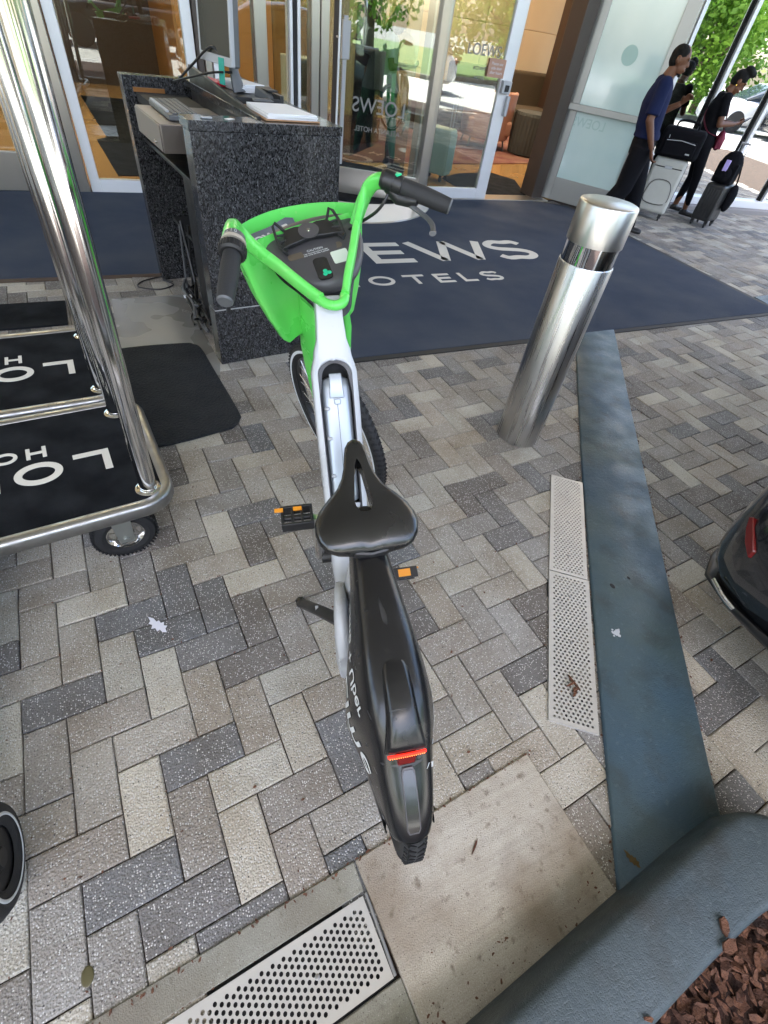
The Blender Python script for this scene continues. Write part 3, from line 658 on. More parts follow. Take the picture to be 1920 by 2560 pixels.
cable('monitor_cable', [(.40, 3.66, 1.11), (.47, 3.50, 1.15), (.56, 3.36, 1.19), (.66, 3.35, 1.20)], .005, K['black'], 'lower black cable running behind the teal tag')
t = thing('cable_bundle', 'tangle of black cables with a white tie inside the open side of the desk', 'cable bundle', (0, 0, 0))
rng = random.Random(3)
for k in range(9):
    pts = [(.30+rng.uniform(-.03, .05), 3.5+rng.uniform(-.1, .1), .45)] if k < 3 else [(.27+rng.uniform(-.03, .05), 3.45+rng.uniform(-.15, .1), .09)]
    for q in range(5): pts.append((.285+rng.uniform(-.05, .05), 3.50-.13*q+rng.uniform(-.07, .07), .03+rng.uniform(0, .13)*(1-q/6)))
    b = MB(); b.tube(smoothpath3(pts), .006+.002*(k % 3), 8); obj('cable', b, K['black'] if k % 4 else K['grey'], t)
b = MB(); b.box((.25, 3.30, .10), (.05, .03, .012)); obj('white_tie', b, K['paper'], t, bevel=.003)
# ------------------------------------------------------------ luggage carts
def cart(name, label, loc, rz, first=None):
    t = thing(name, label, 'luggage cart', loc, rz, 'chrome luggage carts')
    X0, Y1, zd = -1.12, .645, .262
    b = MB(); b.prism(roundrect(X0+.02, .02, -.02, Y1-.02, .085, 8), zd-.02, zd+.022); obj('carpeted_deck', b, K['carpet'], t, bevel=.004)
    b = MB(); P = [Vector((*p, zd+.004)) for p in roundrect(X0+.012, .012, -.012, Y1-.012, .09, 8)]; n = len(P)
    rings = []
    for i in range(n):
        d = (P[(i+1) % n]-P[i-1]).normalized(); nr = Vector((d.y, -d.x, 0))
        rings.append([P[i]+nr*.021*math.copysign(abs(math.cos(a*math.pi/8))**.6, math.cos(a*math.pi/8))+Vector((0, 0, .028*math.copysign(abs(math.sin(a*math.pi/8))**.6, math.sin(a*math.pi/8))-.004)) for a in range(16)])
    rings.append(rings[0]); b.loft(rings, True, False); obj('bumper_rail', b, K['worn'], t, smooth=60)
    b = MB()
    Lt = lambda c_, x, y, w_, h_, th: letter(b, c_, -x-w_, -y-h_, w_, h_, th, 0, .0018, Matrix.Translation((0, 0, zd+.0225)) @ Matrix.Rotation(math.pi, 4, 'Z'))
    # letters read from the far side of the cart: rotated half a turn
    R_ = Matrix.Translation((0, 0, zd+.0225)) @ Matrix.Rotation(math.pi, 4, 'Z')
    for c_, xl, w_ in (('L', .155, .115), ('O', .305, .145), ('E', .49, .115), ('W', .64, .20), ('S', .87, .12)): letter(b, c_, xl, -.345, w_, .115, .024, 0, .0018, R_)
    for c_, xl, w_ in (('H', .345, .062), ('O', .432, .075), ('T', .53, .06), ('E', .615, .05), ('L', .69, .045), ('S', .755, .06)): letter(b, c_, xl, -.435, w_, .062, .0125, 0, .0018, R_)
    obj('lettering', b, K['matgold'], t, smooth=0)
    for (x, y, xt, yt) in ((-.071, .080, -.030, .105), (-.090, Y1-.085, -.062, Y1-.03), (X0+.076, .080, X0+.03, .105), (X0+.076, Y1-.085, X0+.04, Y1-.06)):
        b = MB(); h = 1.78; pts = [(x, y, zd+.02), (x+(xt-x)*.5, y+(yt-y)*.5, .85), (xt, yt, 1.5)]
        sx = 1 if x > X0/2 else -1; sy = 1 if y > Y1/2 else -1
        for k in range(1, 9): a = math.pi/2*k/8; pts.append((xt+(-sx)*.16*(1-math.cos(a)), yt-sy*.10*(1-math.cos(a)), 1.5+.26*math.sin(a)))
        pts.append((X0/2, Y1/2, 1.80)); b.tube(pts, .0275, 28); po = obj('upright', b, K['chrome'], t, smooth=60)
        b = MB(); b.lathe([(.026, .0), (.042, 0), (.042, .003), (.038, .005), (.0295, .006), (.0285, .012), (.026, .012)], 28, Matrix.Translation((x, y, zd+.022))); obj('collar', b, K['chrome'], po, smooth=40)
    for (x, y) in ((-.13, .09), (-.13, Y1-.09), (X0+.13, .09), (X0+.13, Y1-.09)):
        R, wd = .108, .066; zc = R
        b = MB(); M = Matrix.Translation((x-.06, y, zc)) @ Matrix.Rotation(math.pi/2, 4, 'X') 
        prof = [(R-.045, -wd/2+.006), (R-.03, -wd/2), (R-.012, -wd/2+.004), (R-.003, -wd/4), (R, 0), (R-.003, wd/4), (R-.012, wd/2-.004), (R-.03, wd/2), (R-.045, wd/2-.006)]
        b.lathe(prof, 40, M, cap=False); ty = obj('wheel', b, K['tread'], t, smooth=30)
        b = MB()
        for k in range(46):
            a = 2*math.pi*k/46; 
            for sgn in (-1, 1):
                b.box((R-.001, 0, 0), (.006, .006, .02), Matrix.Translation((x-.06, y, zc)) @ Matrix.Rotation(a, 4, 'Y') @ Matrix.Translation((0, sgn*.017, 0)) @ Matrix.Rotation(sgn*.5, 4, 'X') @ Matrix.Rotation(math.pi/2, 4, 'X'))
        obj('tread_blocks', b, K['tread'], ty, smooth=0)
        b = MB(); b.lathe([(.012, -.028), (.02, -.028), (.03, -.012), (.052, -.010), (.060, -.026), (.066, -.026), (.066, .026), (.060, .026), (.052, .01), (.03, .012), (.02, .028), (.012, .028)], 32, M); obj('rim', b, K['chrome'], ty, smooth=30)
        b = MB()
        for sgn in (-1, 1):
            b.prism([(-.024, -.02), (.024, -.02), (.034, .125), (-.034, .125)], -.0025, .0025, Matrix.Translation((x-.06, y+sgn*.040, zc)) @ Matrix.Rotation(math.pi/2, 4, 'X'))
            b.tube([(x-.06, y+sgn*.040, zc), (x-.06, y+sgn*.052, zc)], .011, 6)
        b.b2((x-.10, y-.045, zc+.122), (x-.02, y+.045, zc+.134)); obj('caster_fork', b, mat('zinc', (.30, .31, .29), .4, .8) if 'zinc' not in bpy.data.materials else bpy.data.materials['zinc'], t, bevel=.001)
    return t
cart('luggage_cart', 'front chrome luggage cart with black LO HO carpet deck and a caster showing', (-.055, 1.285, 0), rad(6.5))
cart('luggage_cart', 'rear chrome luggage cart nested behind the front one', (-.172, 1.945, 0), rad(4.5))
# ------------------------------------------------------------ scooter wheel at the left edge
t = thing('scooter', 'black scooter cut off by the left edge, its tyre marked with a white ring', 'scooter', (-.590, .430, 0), rad(0))
M = Matrix.Translation((0, 0, .126)) @ Matrix.Rotation(math.pi/2, 4, 'Y')
b = MB(); b.lathe([(.065, -.030), (.085, -.040), (.108, -.036), (.121, -.020), (.126, 0), (.121, .020), (.108, .036), (.085, .040), (.065, .030)], 56, M, cap=False); w_ = obj('wheel', b, K['rubber'], t, smooth=50)
b = MB(); b.lathe([(.0825, .0402), (.0835, .0412), (.0885, .0408), (.090, .0392)], 56, M, cap=False); obj('white_ring', b, K['letter'], w_, smooth=50)
b = MB(); b.lathe([(.0, -.034), (.02, -.034), (.03, -.022), (.068, -.026), (.068, .026), (.03, .022), (.02, .034), (0, .034)], 40, M); obj('rim', b, K['black'], w_, smooth=30)
b = MB(); b.tube([(-.055, 0, .126), (-.06, -.02, .30), (-.16, -.10, .9), (-.18, -.14, 1.1)], .018, 12); b.tube([(-.055, 0, .126), (.0, 0, .126)], .010, 10); obj('steering_column', b, K['black'], t)
b = MB(); b.tube([(-.38, -.14, 1.1), (-.06, -.14, 1.1)], .016, 12); obj('handlebar', b, K['black'], t)
b = MB(); b.b2((-.24, .06, .10), (-.06, .9, .15)); obj('footboard', b, K['black'], t, bevel=.02)
# ------------------------------------------------------------ black car on the right
t = thing('parked_car', 'glossy black car with a red reflector on its bumper corner, at the right edge', 'car', (1.52, -.36, 0), rad(0))
sec = []   # (x, half width, [heights]) rear at x=0 pointing +X
def carring(x, hw, zb, zt, hood=False, n=10):
    o = []
    for k in range(n*4):
        a = 2*math.pi*k/(n*4); ca, sa = math.cos(a), math.sin(a)
        yy = hw*math.copysign(abs(ca)**.42, ca); zz = (zb+zt)/2+(zt-zb)/2*math.copysign(abs(sa)**.55, sa)
        o.append((x, yy, zz))
    return o
b = MB()
secs = [(0.0, .55, .38, .50), (.012, .67, .31, .58), (.04, .745, .27, .66), (.10, .80, .23, .75), (.20, .84, .21, .83), (.38, .865, .20, .93), (.7, .89, .20, .98), (1.1, .90, .20, 1.0), (2.0, .90, .20, 1.0), (3.2, .90, .2, .98), (4.0, .88, .2, .90), (4.4, .80, .24, .78), (4.6, .6, .30, .62)]
b.loft([carring(*q) for q in secs]); obj('body', b, K['carpaint'], t, smooth=60)
b = MB(); cab = [(.45, .55, .93, .97), (.7, .66, .9, 1.14), (1.2, .70, .9, 1.38), (1.8, .72, .9, 1.44), (2.5, .70, .9, 1.40), (3.0, .66, .9, 1.18), (3.3, .6, .9, .97)]
b.loft([carring(*q) for q in cab]); obj('cabin', b, K['carglass'], t, smooth=60)
b = MB(); b.loft([carring(x-.012 if x < .1 else x, h+.012, z0, z1) for x, h, z0, z1 in [(.0, .50, .30, .335), (.03, .63, .27, .31), (.09, .74, .25, .29), (.2, .80, .235, .275), (.4, .85, .22, .26)]]); obj('bumper_trim', b, K['black'], t, smooth=60)
b = MB(); b.tube(smoothpath3([(.004, .60, .30), (.010, .650, .305), (.034, .71, .31)]), .006, 10, flat=1.6); obj('exhaust_trim', b, K['chrome'], t)
b = MB(); pr = [(.060, .765, .575), (.072, .780, .560), (.050, .755, .525), (.026, .715, .490), (.008, .665, .462), (.010, .668, .498)]
P0 = [Vector(p) for p in pr]; cen = sum(P0, Vector())/6; off = Vector((-.008, .006, .002))
P0 = [cen+(p-cen)*.8 for p in P0]; b.loft([[p+off for p in P0], [p-off for p in P0]]); obj('red_reflector', b, K['redlens'], t, bevel=.003)
for x in (.95, 3.75):
    for y in (.80, -.80):
        b = MB(); M = Matrix.Translation((x, y, .32)) @ Matrix.Rotation(math.pi/2, 4, 'X'); b.lathe([(.2, -.11), (.30, -.11), (.32, -.08), (.32, .08), (.30, .11), (.2, .11)], 40, M); wh = obj('wheel', b, K['rubber'], t)
        b = MB(); b.lathe([(.0, -.10), (.06, -.105), (.21, -.09), (.21, .09), (.06, .105), (.0, .10)], 32, M); obj('rim', b, K['steel'], wh)
b = MB(); b.ell((.20, .70, .80), (.10, .12, .07)); obj('tail_lamp', b, K['redlens'], t)
b = MB(); b.ell((.20, -.70, .80), (.10, .12, .07)); obj('tail_lamp', b, K['redlens'], t)
# ------------------------------------------------------------ the electric bike
hd, ln = rad(12.47), rad(4.39)
Hh = Vector((math.sin(hd), math.cos(hd), 0)); rr_ = Vector((math.cos(hd), -math.sin(hd), 0)); Uu = Vector((0, 0, math.cos(ln)))-math.sin(ln)*rr_
Nn = Hh.cross(Uu).normalized()
BK = thing('electric_bicycle', 'lime green, white and black share bike on its kickstand on the brick paving', 'bicycle')
BK.matrix_world = Matrix(((Nn.x, Hh.x, Uu.x, .319), (Nn.y, Hh.y, Uu.y, .340), (Nn.z, Hh.z, Uu.z, .0), (0, 0, 0, 1)))
A0 = Vector((0, .90, 1.0)); ua = Vector((0, -math.cos(rad(68)), math.sin(rad(68)))); RS = Matrix.Rotation(rad(26.2), 4, ua)
STM = Matrix.Translation(A0) @ RS @ Matrix.Translation(-A0)
def steer(mb):
    mb.v = [tuple(STM @ Vector(v)) for v in mb.v]; return mb
RW = .33
def wheel(name, cy, cx, steered, RW=RW):
    """tyre in the local y-z plane; returns the tyre object"""
    F = Matrix.Translation((cx, cy, RW)) @ Matrix.Rotation(math.pi/2, 4, 'Y')
    b = MB(); n = 12; prof = []
    for k in range(n+1):
        a = -math.pi*.80+2*math.pi*.80*k/n; prof.append((RW-.026+.026*math.cos(a), (.023 if steered else .027)*math.sin(a)))
    b.lathe(prof, 96, F, cap=False)
    if steered: steer(b)
    ty = obj('tyre', b, K['rubber'], BK, smooth=60)
    b = MB()
    for k in range(84):
        a = 2*math.pi*k/84
        for sgn in (-1, 1):
            M = F @ Matrix.Rotation(a+(.018 if sgn > 0 else 0), 4, 'Z') @ Matrix.Translation((RW-.0015, 0, sgn*.0095)) @ Matrix.Rotation(sgn*.55, 4, 'X')
            b.box((0, 0, 0), (.005, .0085, .015), M)
            M = F @ Matrix.Rotation(a, 4, 'Z') @ Matrix.Translation((RW-.0095, 0, sgn*(.0165 if steered else .0205))) @ Matrix.Rotation(-sgn*.9, 4, 'Y')
            b.box((0, 0, 0), (.004, .010, .008), M)
    if steered: steer(b)
    obj('tread', b, K['tread'], ty, smooth=0)
    b = MB(); b.lathe([(RW-.052, -.012), (RW-.038, -.014), (RW-.036, -.010), (RW-.036, .010), (RW-.038, .014), (RW-.052, .012), (RW-.056, 0), (RW-.052, -.012)], 72, F, cap=False)
    if steered: steer(b)
    obj('rim', b, K['black'], ty, smooth=40)
    b = MB()
    for x in ((-.0238, .0238) if steered else (.0278,)): b.lathe([(RW-.0345, x*.985), (RW-.031, x), (RW-.027, x), (RW-.0235, x*.985)], 72, F, cap=False)
    if steered: steer(b)
    obj('reflective_stripe', b, mat('reflective_stripe', (.7, .72, .75), .35) if 'reflective_stripe' not in bpy.data.materials else bpy.data.materials['reflective_stripe'], ty, smooth=60)
    b = MB()
    for k in range(32):
        a = 2*math.pi*k/32; s_ = 1 if k % 2 else -1; q = a+(.35 if (k//2) % 2 else -.35)
        P = F @ Vector((.045*math.cos(q), .045*math.sin(q), .025*s_)); Q = F @ Vector(((RW-.050)*math.cos(a), (RW-.050)*math.sin(a), 0))
        b.tube([P, Q], .0013, 5)
    if steered: steer(b)
    obj('spokes', b, K['steel'], ty)
    b = MB(); b.lathe([(0, -.045), (.045 if steered else .06, -.040), (.052 if steered else .075, -.02), (.052 if steered else .075, .02), (.045 if steered else .06, .04), (0, .045)], 28, F)
    if steered: steer(b)
    obj('hub', b, K['black'], ty)
    return ty
wheel('rear', .015, .018, False, .31)
WX, WY = .045, 1.155
wheel('front', WY, WX, True)
def rr_ring(P, T, wx, wd, r=.35, n=24):
    """rounded rectangle ring: P centre, T (y,z) tangent, half width wx across, half depth wd along the normal"""
    T = Vector((0, T[0], T[1])).normalized(); Nr = Vector((0, -T.z, T.y)); o = []
    for k in range(n):
        a = 2*math.pi*k/n; ca, sa = math.cos(a), math.sin(a)
        o.append(Vector((0, P[0], P[1]))+Vector((1, 0, 0))*wx*math.copysign(abs(ca)**r, ca)+Nr*wd*math.copysign(abs(sa)**r, sa))
    return o
# --- white frame: neck, two rails round the battery, bottom block, seat mast
T0 = Vector((0, -.53, -.85)).normalized(); N0 = Vector((0, -.85, .53)).normalized()
def batM(u, v, h=0):   # u across, v down the frame from the top of the battery, h above it
    return Vector((u, .712, .832))+T0*v+N0*h
def outl(v):
    for a, c in zip(OW, OW[1:]):
        if a[0] <= v <= c[0]: t_ = (v-a[0])/(c[0]-a[0]); t_ = t_*t_*(3-2*t_); return a[1]+(c[1]-a[1])*t_
    return OW[-1][1]
OW = [(-.196, .033), (-.15, .0345), (-.10, .038), (-.055, .049), (-.01, .0605), (.10, .062), (.37, .060), (.42, .054), (.455, .038)]
right = [(outl(v), v) for v in [-.196, -.18, -.165, -.14, -.115, -.095, -.08, -.065, -.05, -.03, -.01, .03, .08, .15, .22, .30, .36, .395, .425, .445, .455]]
Hh_ = []
for k in range(21):
    if k <= 9: a = math.pi/2*(1-k/9); Hh_.append((.0445*math.cos(a)*1.0, -.002-.036*math.sin(a)))
    elif k <= 16: Hh_.append((.0445-.0015*(k-9)/7, -.002+(.372+.002)*(k-9)/7))
    else: a = math.pi/2*(k-16)/4.0; Hh_.append((.043*math.cos(a), .372+.028*math.sin(a)))
outer_ = right+[(-x, v) for x, v in reversed(right)]; inner_ = Hh_+[(-x, v) for x, v in reversed(Hh_)]
n = len(outer_); DPT = .080
b = MB(); vs_ = []
def crown(x): return -.010*(abs(x)/.06)**2.5
for L_, hs in ((outer_, (0, -DPT)), (inner_, (0, -DPT))):
    for h in hs: vs_ += [batM(x, v, h+.003+(crown(x) if h == 0 and L_ is outer_ else 0)) for x, v in L_]
fs_ = []
for i in range(n):
    j = (i+1) % n
    fs_ += [(i, j, 2*n+j, 2*n+i), (n+i, 3*n+i, 3*n+j, n+j), (i, n+i, n+j, j), (2*n+i, 2*n+j, 3*n+j, 3*n+i)]
b.add(vs_, fs_)
obj('top_frame', b, K['white'], BK, smooth=35, bevel=.010, seg=4)
b = MB()
bl = [((.525, .44), (-.6, -.8), .050, .045), ((.50, .395), (-.6, -.8), .055, .048), ((.47, .345), (-.9, -.4), .058, .05), ((.40, .325), (-1, 0), .056, .045), ((.33, .35), (-.9, .5), .055, .045), ((.27, .43), (-.5, .85), .052, .042), ((.235, .54), (-.3, 1), .046, .038), ((.215, .66), (-.25, 1), .036, .032), ((.20, .72), (-.25, 1), .030, .028)]
b.loft([rr_ring(*q, .5) for q in bl])
for sgn in (-1, 1):   # chain stays / motor cover
    b.loft([[Vector((sgn*x, 0, 0))+p for p in rr_ring(P, T, w_, d_, .6, 16)] for P, T, x, w_, d_ in (((.36, .36), (-1, 0), .050, .012, .035), ((.26, .44), (-1, 0), .056, .017, .10), ((.18, .46), (-1, 0), .064, .019, .13), ((.13, .45), (-1, 0), .068, .019, .12), ((.09, .43), (-1, 0), .069, .014, .06))])
obj('frame', b, K['white'], BK, smooth=60)
b = MB(); rings = []
for (y, z) in ((.745, .875), (.70, .800), (.62, .670), (.54, .540), (.51, .49)):
    T = Vector((-.53, -.85)); nr = Vector((.85, -.53)); rings.append(rr_ring((y+nr.x*.062, z+nr.y*.062), T, .046, .022, .4))
b.loft(rings); obj('battery_well', b, K['blackm'], BK)
# dark lip lining the opening
b = MB(); rings = []
for k in range(len(inner_)):
    x, v = inner_[k]; sc_ = (.80 if v < .0 else .955); q = .0 if v > -.001 else .007
    o_ = batM(x*.995, v, .0035); i_ = batM(x*sc_, v+q, .001); d_ = batM(x*sc_, v+q, -.04)
    rings.append([o_, i_, d_, batM(x*.995, v, -.04)])
rings.append(rings[0]); b.loft(rings, True, False); obj('opening_lip', b, K['console'], BK)
b = MB(); rings = []
for (v, hw, h0) in ((.004, .022, -.016), (.010, .036, -.010), (.03, .0405, -.006), (.10, .0405, -.004), (.20, .0405, -.004), (.32, .0405, -.005), (.345, .039, -.008), (.350, .036, -.014)):
    rings.append([batM(hw*math.copysign(abs(math.cos(q))**.45, math.cos(q)), v, h0-.030+.030*math.copysign(abs(math.sin(q))**.62, math.sin(q))) for q in [2*math.pi*k/28 for k in range(28)]])
b.loft(rings); bat = obj('battery', b, K['silver'], BK, smooth=60)
b = MB()
b.loft([[batM(-.015, -.006, -.012), batM(.015, -.006, -.012), batM(.017, -.006, -.002), batM(-.017, -.006, -.002)], [batM(-.017, .025, -.012), batM(.017, .025, -.012), batM(.017, .025, .004), batM(-.017, .025, .004)], [batM(-.020, .058, -.012), batM(.020, .058, -.012), batM(.020, .058, -.001), batM(-.020, .058, -.001)]])
b.loft([[batM(-.009, .060, -.003), batM(.009, .060, -.003), batM(.009, .060, .003), batM(-.009, .060, .003)], [batM(-.008, .075, -.003), batM(.008, .075, -.003), batM(.008, .075, .002), batM(-.008, .075, .002)]])
obj('latch', b, K['silver'], bat, bevel=.002)
b = MB(); b.tube([batM(.0, .07, -.0045), batM(0, .335, -.0045)], .0009, 6); obj('seam', b, K['grey'], bat)
for v in (.085, .165, .27): b = MB(); b.ell(tuple(batM(-.028, v, -.008)), (.009, .006, .006), seg=12, ringn=6); obj('rivet', b, K['lgrey'], bat)
b = MB(); b.loft([[batM(-.040, .352, -.01), batM(.040, .352, -.01), batM(.040, .352, .002), batM(-.040, .352, .002)], [batM(-.038, .372, -.014), batM(.038, .372, -.014), batM(.036, .372, -.002), batM(-.036, .372, -.002)]]); obj('battery_foot', b, K['lgrey'], bat, bevel=.003)
# --- seat post and saddle
b = MB(); b.tube([(0, .26, .50), (0, .245, .80)], .016, 16); obj('seat_post', b, K['black'], BK)
b = MB(); b.tube([(-.02, .17, .775), (-.02, .32, .80), (-.012, .37, .84)], .004, 8); b.tube([(.02, .17, .775), (.02, .32, .80), (.012, .37, .84)], .004, 8); b.b2((-.03, .225, .765), (.03, .27, .79)); obj('saddle_rails', b, K['steel'], BK)
def saddle():
    st = [(.163, .040, .772, .012), (.166, .070, .782, .022), (.174, .088, .792, .032), (.190, .100, .802, .042), (.212, .106, .808, .048), (.235, .105, .812, .048), (.258, .095, .816, .045), (.280, .074, .822, .040), (.300, .052, .829, .036), (.322, .038, .838, .033), (.345, .030, .848, .031), (.368, .026, .857, .028), (.385, .022, .863, .024), (.396, .015, .865, .018), (.401, .007, .864, .010)]
    rings = []
    for (y, w_, zt, th) in st:
        r = []
        n = 40
        for k in range(n):
            a = 2*math.pi*k/n; ca, sa = math.cos(a), math.sin(a)
            x = w_*math.copysign(abs(ca)**.75, ca)
            if sa >= 0: z = zt-th*.55+th*.55*abs(sa)**.7
            else: z = zt-th*.55-th*.45*abs(sa)**.8
            u = x/.1
            if y < .30 and sa > 0: z -= .010*math.exp(-(x/.013)**2)*min(1, (.32-y)/.06)*1.0; z += .004*(1-abs(u))
            r.append((x, y, z))
        rings.append(r)
    m = MB(); m.loft(rings); return m
s0 = obj('saddle', saddle(), K['saddle'], None, smooth=80)
cut = MB(); pl = [(-.017, .250), (-.019, .262), (-.013, .300), (-.007, .340), (0, .354), (.007, .340), (.013, .300), (.019, .262), (.017, .250), (.010, .240), (-.010, .240)]
cut.prism(pl, .70, .95); co = obj('c', cut, K['saddle'], None, smooth=0)
bo = s0.modifiers.new('b', 'BOOLEAN'); bo.object = co; bo.operation = 'DIFFERENCE'; bo.solver = 'EXACT'
me = ob_mesh_eval(s0); s0.modifiers.clear(); s0.data = me; bpy.data.objects.remove(co); me.name = 'saddle'; me.set_sharp_from_angle(angle=rad(50)); s0.parent = BK
b = s0.modifiers.new('bevel', 'BEVEL'); b.width = .003; b.segments = 3; b.limit_method = 'ANGLE'; b.angle_limit = rad(50)
b = MB(); b.tube([(-.052, .178, .770), (-.03, .165, .764), (0, .161, .762), (.03, .165, .764), (.052, .178, .770)], .005, 8, flat=2); obj('saddle_base_trim', b, K['black'], s0)
# --- rear shroud: radial sections round the axle
AX = (0, .33)
def pol(x, rho, th): return (x, AX[0]+rho*math.cos(th), AX[1]+rho*math.sin(th))
SH = [  # angle, ridge radius, flat half width, shoulder half width, bulge, inner radius
 (58, .492, .020, .034, .042, .28), (64, .482, .022, .036, .048, .24), (72, .452, .026, .042, .058, .17), (81, .430, .028, .047, .070, .12), (90, .418, .030, .052, .080, .08), (100, .408, .031, .055, .086, .06),
 (108, .394, .032, .056, .088, .06), (115, .374, .032, .055, .086, .08), (121, .354, .030, .052, .080, .11), (130, .349, .028, .049, .070, .16), (138, .347, .026, .046, .060, .21), (144, .345, .023, .042, .053, .25), (147, .343, .019, .038, .047, .28)]
b = MB(); rings = []
for th, R_, f_, s_, g_, ri in SH:
    a = rad(th); half = [(0, R_+.002), (f_*.5, R_+.001), (f_, R_-.003), (s_*.85, R_-.012), (s_, R_-.026), (s_+(g_-s_)*.35, R_-.06), (s_+(g_-s_)*.75, R_-.11 if R_-.11 > ri+.03 else ri+.045), (g_, max(ri+.03, R_-.17) if R_-.17 > ri else ri+.018), (g_-.001, ri+.008), (g_-.008, ri)]
    L_ = [(-x, r) for x, r in reversed(half[1:])]+half
    rings.append([pol(x, r, a) for x, r in L_])
b.loft(rings, closed=False, cap=False)
shroud = obj('rear_fender', b, K['shroud'], BK, smooth=80)
m_ = shroud.modifiers.new('s', 'SUBSURF'); m_.levels = 2; m_.render_levels = 2
m_ = shroud.modifiers.new('solid', 'SOLIDIFY'); m_.thickness = .003; m_.offset = -1
# hump with the tail light
b = MB(); rings = []
for th, top, hw in ((94, .408, .020), (99, .414, .026), (104, .417, .027), (109, .413, .028), (113, .404, .031), (116.5, .391, .035), (118, .383, .0365), (118.4, .374, .036)):
    a = rad(th); bot = .345; r = []
    for k in range(20):
        q = 2*math.pi*k/20; ca, sa = math.cos(q), math.sin(q)
        r.append(pol(hw*math.copysign(abs(ca)**.6, ca), (top+bot)/2+(top-bot)/2*math.copysign(abs(sa)**.6, sa), a))
    rings.append(r)
b.loft(rings); hump = obj('tail_light_housing', b, K['shroud'], BK, smooth=60)
b = MB(); pts = [pol(x, .3765-.35*x*x*8, rad(119.0)) for x in [-.033+.0055*k for k in range(13)]]; b.tube(pts, .0027, 8); lt = obj('tail_light', b, K['redlamp'], hump)
b = MB()
for k in range(17):
    x = -.0296+.0037*k; b.ell(pol(x, .3765-.35*x*x*8, rad(119.45)), (.0012, .0016, .0016), seg=8, ringn=6)
obj('led_row', b, K['ledlamp'], lt)
b = MB(); r1 = [pol(x, r, rad(118.6)) for x, r in ((-.018, .372), (.018, .372), (.020, .352), (-.020, .352))]; r2 = [pol(x, r, rad(122.4)) for x, r in ((-.015, .3565), (.015, .3565), (.017, .345), (-.017, .345))]
b.loft([r1, r2]); obj('lower_lens', b, K['redlens'], hump, bevel=.003)
# recessed glossy strip down the back
gl = mat('glossy_black', (.012, .012, .012), .22, coat=.4)
def strip(th0, th1, hw, lift, n=14):
    mb = MB(); rings = []
    for k in range(n+1):
        th = th0+(th1-th0)*k/n; R_ = None
        for q0, q1 in zip(SH, SH[1:]):
            if q0[0] <= th <= q1[0]: R_ = q0[1]+(q1[1]-q0[1])*(th-q0[0])/(q1[0]-q0[0])
        e = 1 if 0 < k < n else .7
        rings.append([pol(x*e, R_+lift, rad(th)) for x in (-hw, -hw*.5, 0, hw*.5, hw)]+[pol(x*e, R_-.004, rad(th)) for x in (hw, 0, -hw)])
    mb.loft(rings); return mb
obj('rear_strip', strip(123, 143, .0125, .0042), K['console'], shroud, bevel=.001)
obj('gloss_panel', strip(123.8, 142.3, .0105, .0050), gl, shroud)
# lettering projected on the skirt
bpy.context.view_layer.update()
dg = bpy.context.evaluated_depsgraph_get(); bvh = BVHTree.FromObject(shroud, dg)
def decal(text, size, y0, z0, y1, z1, side, sx=1):
    f = font_mb(text, size, 0, .0006); c = bmesh.new(); tmp = bpy.data.meshes.new('t'); tmp.from_pydata(f.v, [], f.f); c.from_mesh(tmp)
    bmesh.ops.triangulate(c, faces=c.faces); bmesh.ops.subdivide_edges(c, edges=c.edges, cuts=2, use_grid_fill=True)
    d = Vector((y1-y0, z1-z0)).normalized(); u_ = Vector((-d.y, d.x)); u_ = u_ if side < 0 else u_
    cy, cz = (y0+y1)/2, (z0+z1)/2; out = MB(); keep = {}
    for v in c.verts:
        a, e = v.co.x*sx, v.co.y
        P = Vector((cy, cz))+d*a+u_*e*(1 if side < 0 else 1)
        h = bvh.ray_cast(Vector((side*.3, P.x, P.y)), Vector((-side, 0, 0)))
        if h[0]: keep[v.index] = len(out.v); out.v.append(tuple(h[0]+Vector((side*.0012, 0, 0))))
    for fa in c.faces:
        ids = [keep.get(v.index) for v in fa.verts]
        if None not in ids: out.f.append(tuple(ids)); out.m.append(0)
    c.free(); bpy.data.meshes.remove(tmp); return out
# left side: text reads from front (near saddle) to back
obj('small_lettering', decal('Lime + Uber', .042, .115, .668, -.105, .648, -1), K['letter'], shroud, smooth=0)
obj('large_lettering', decal('Lime', .094, -.005, .585, -.165, .540, -1), K['letter'], shroud, smooth=0)
obj('side_lettering', decal('Lime', .075, -.20, .58, -.05, .63, 1), K['letter'], shroud, smooth=0)
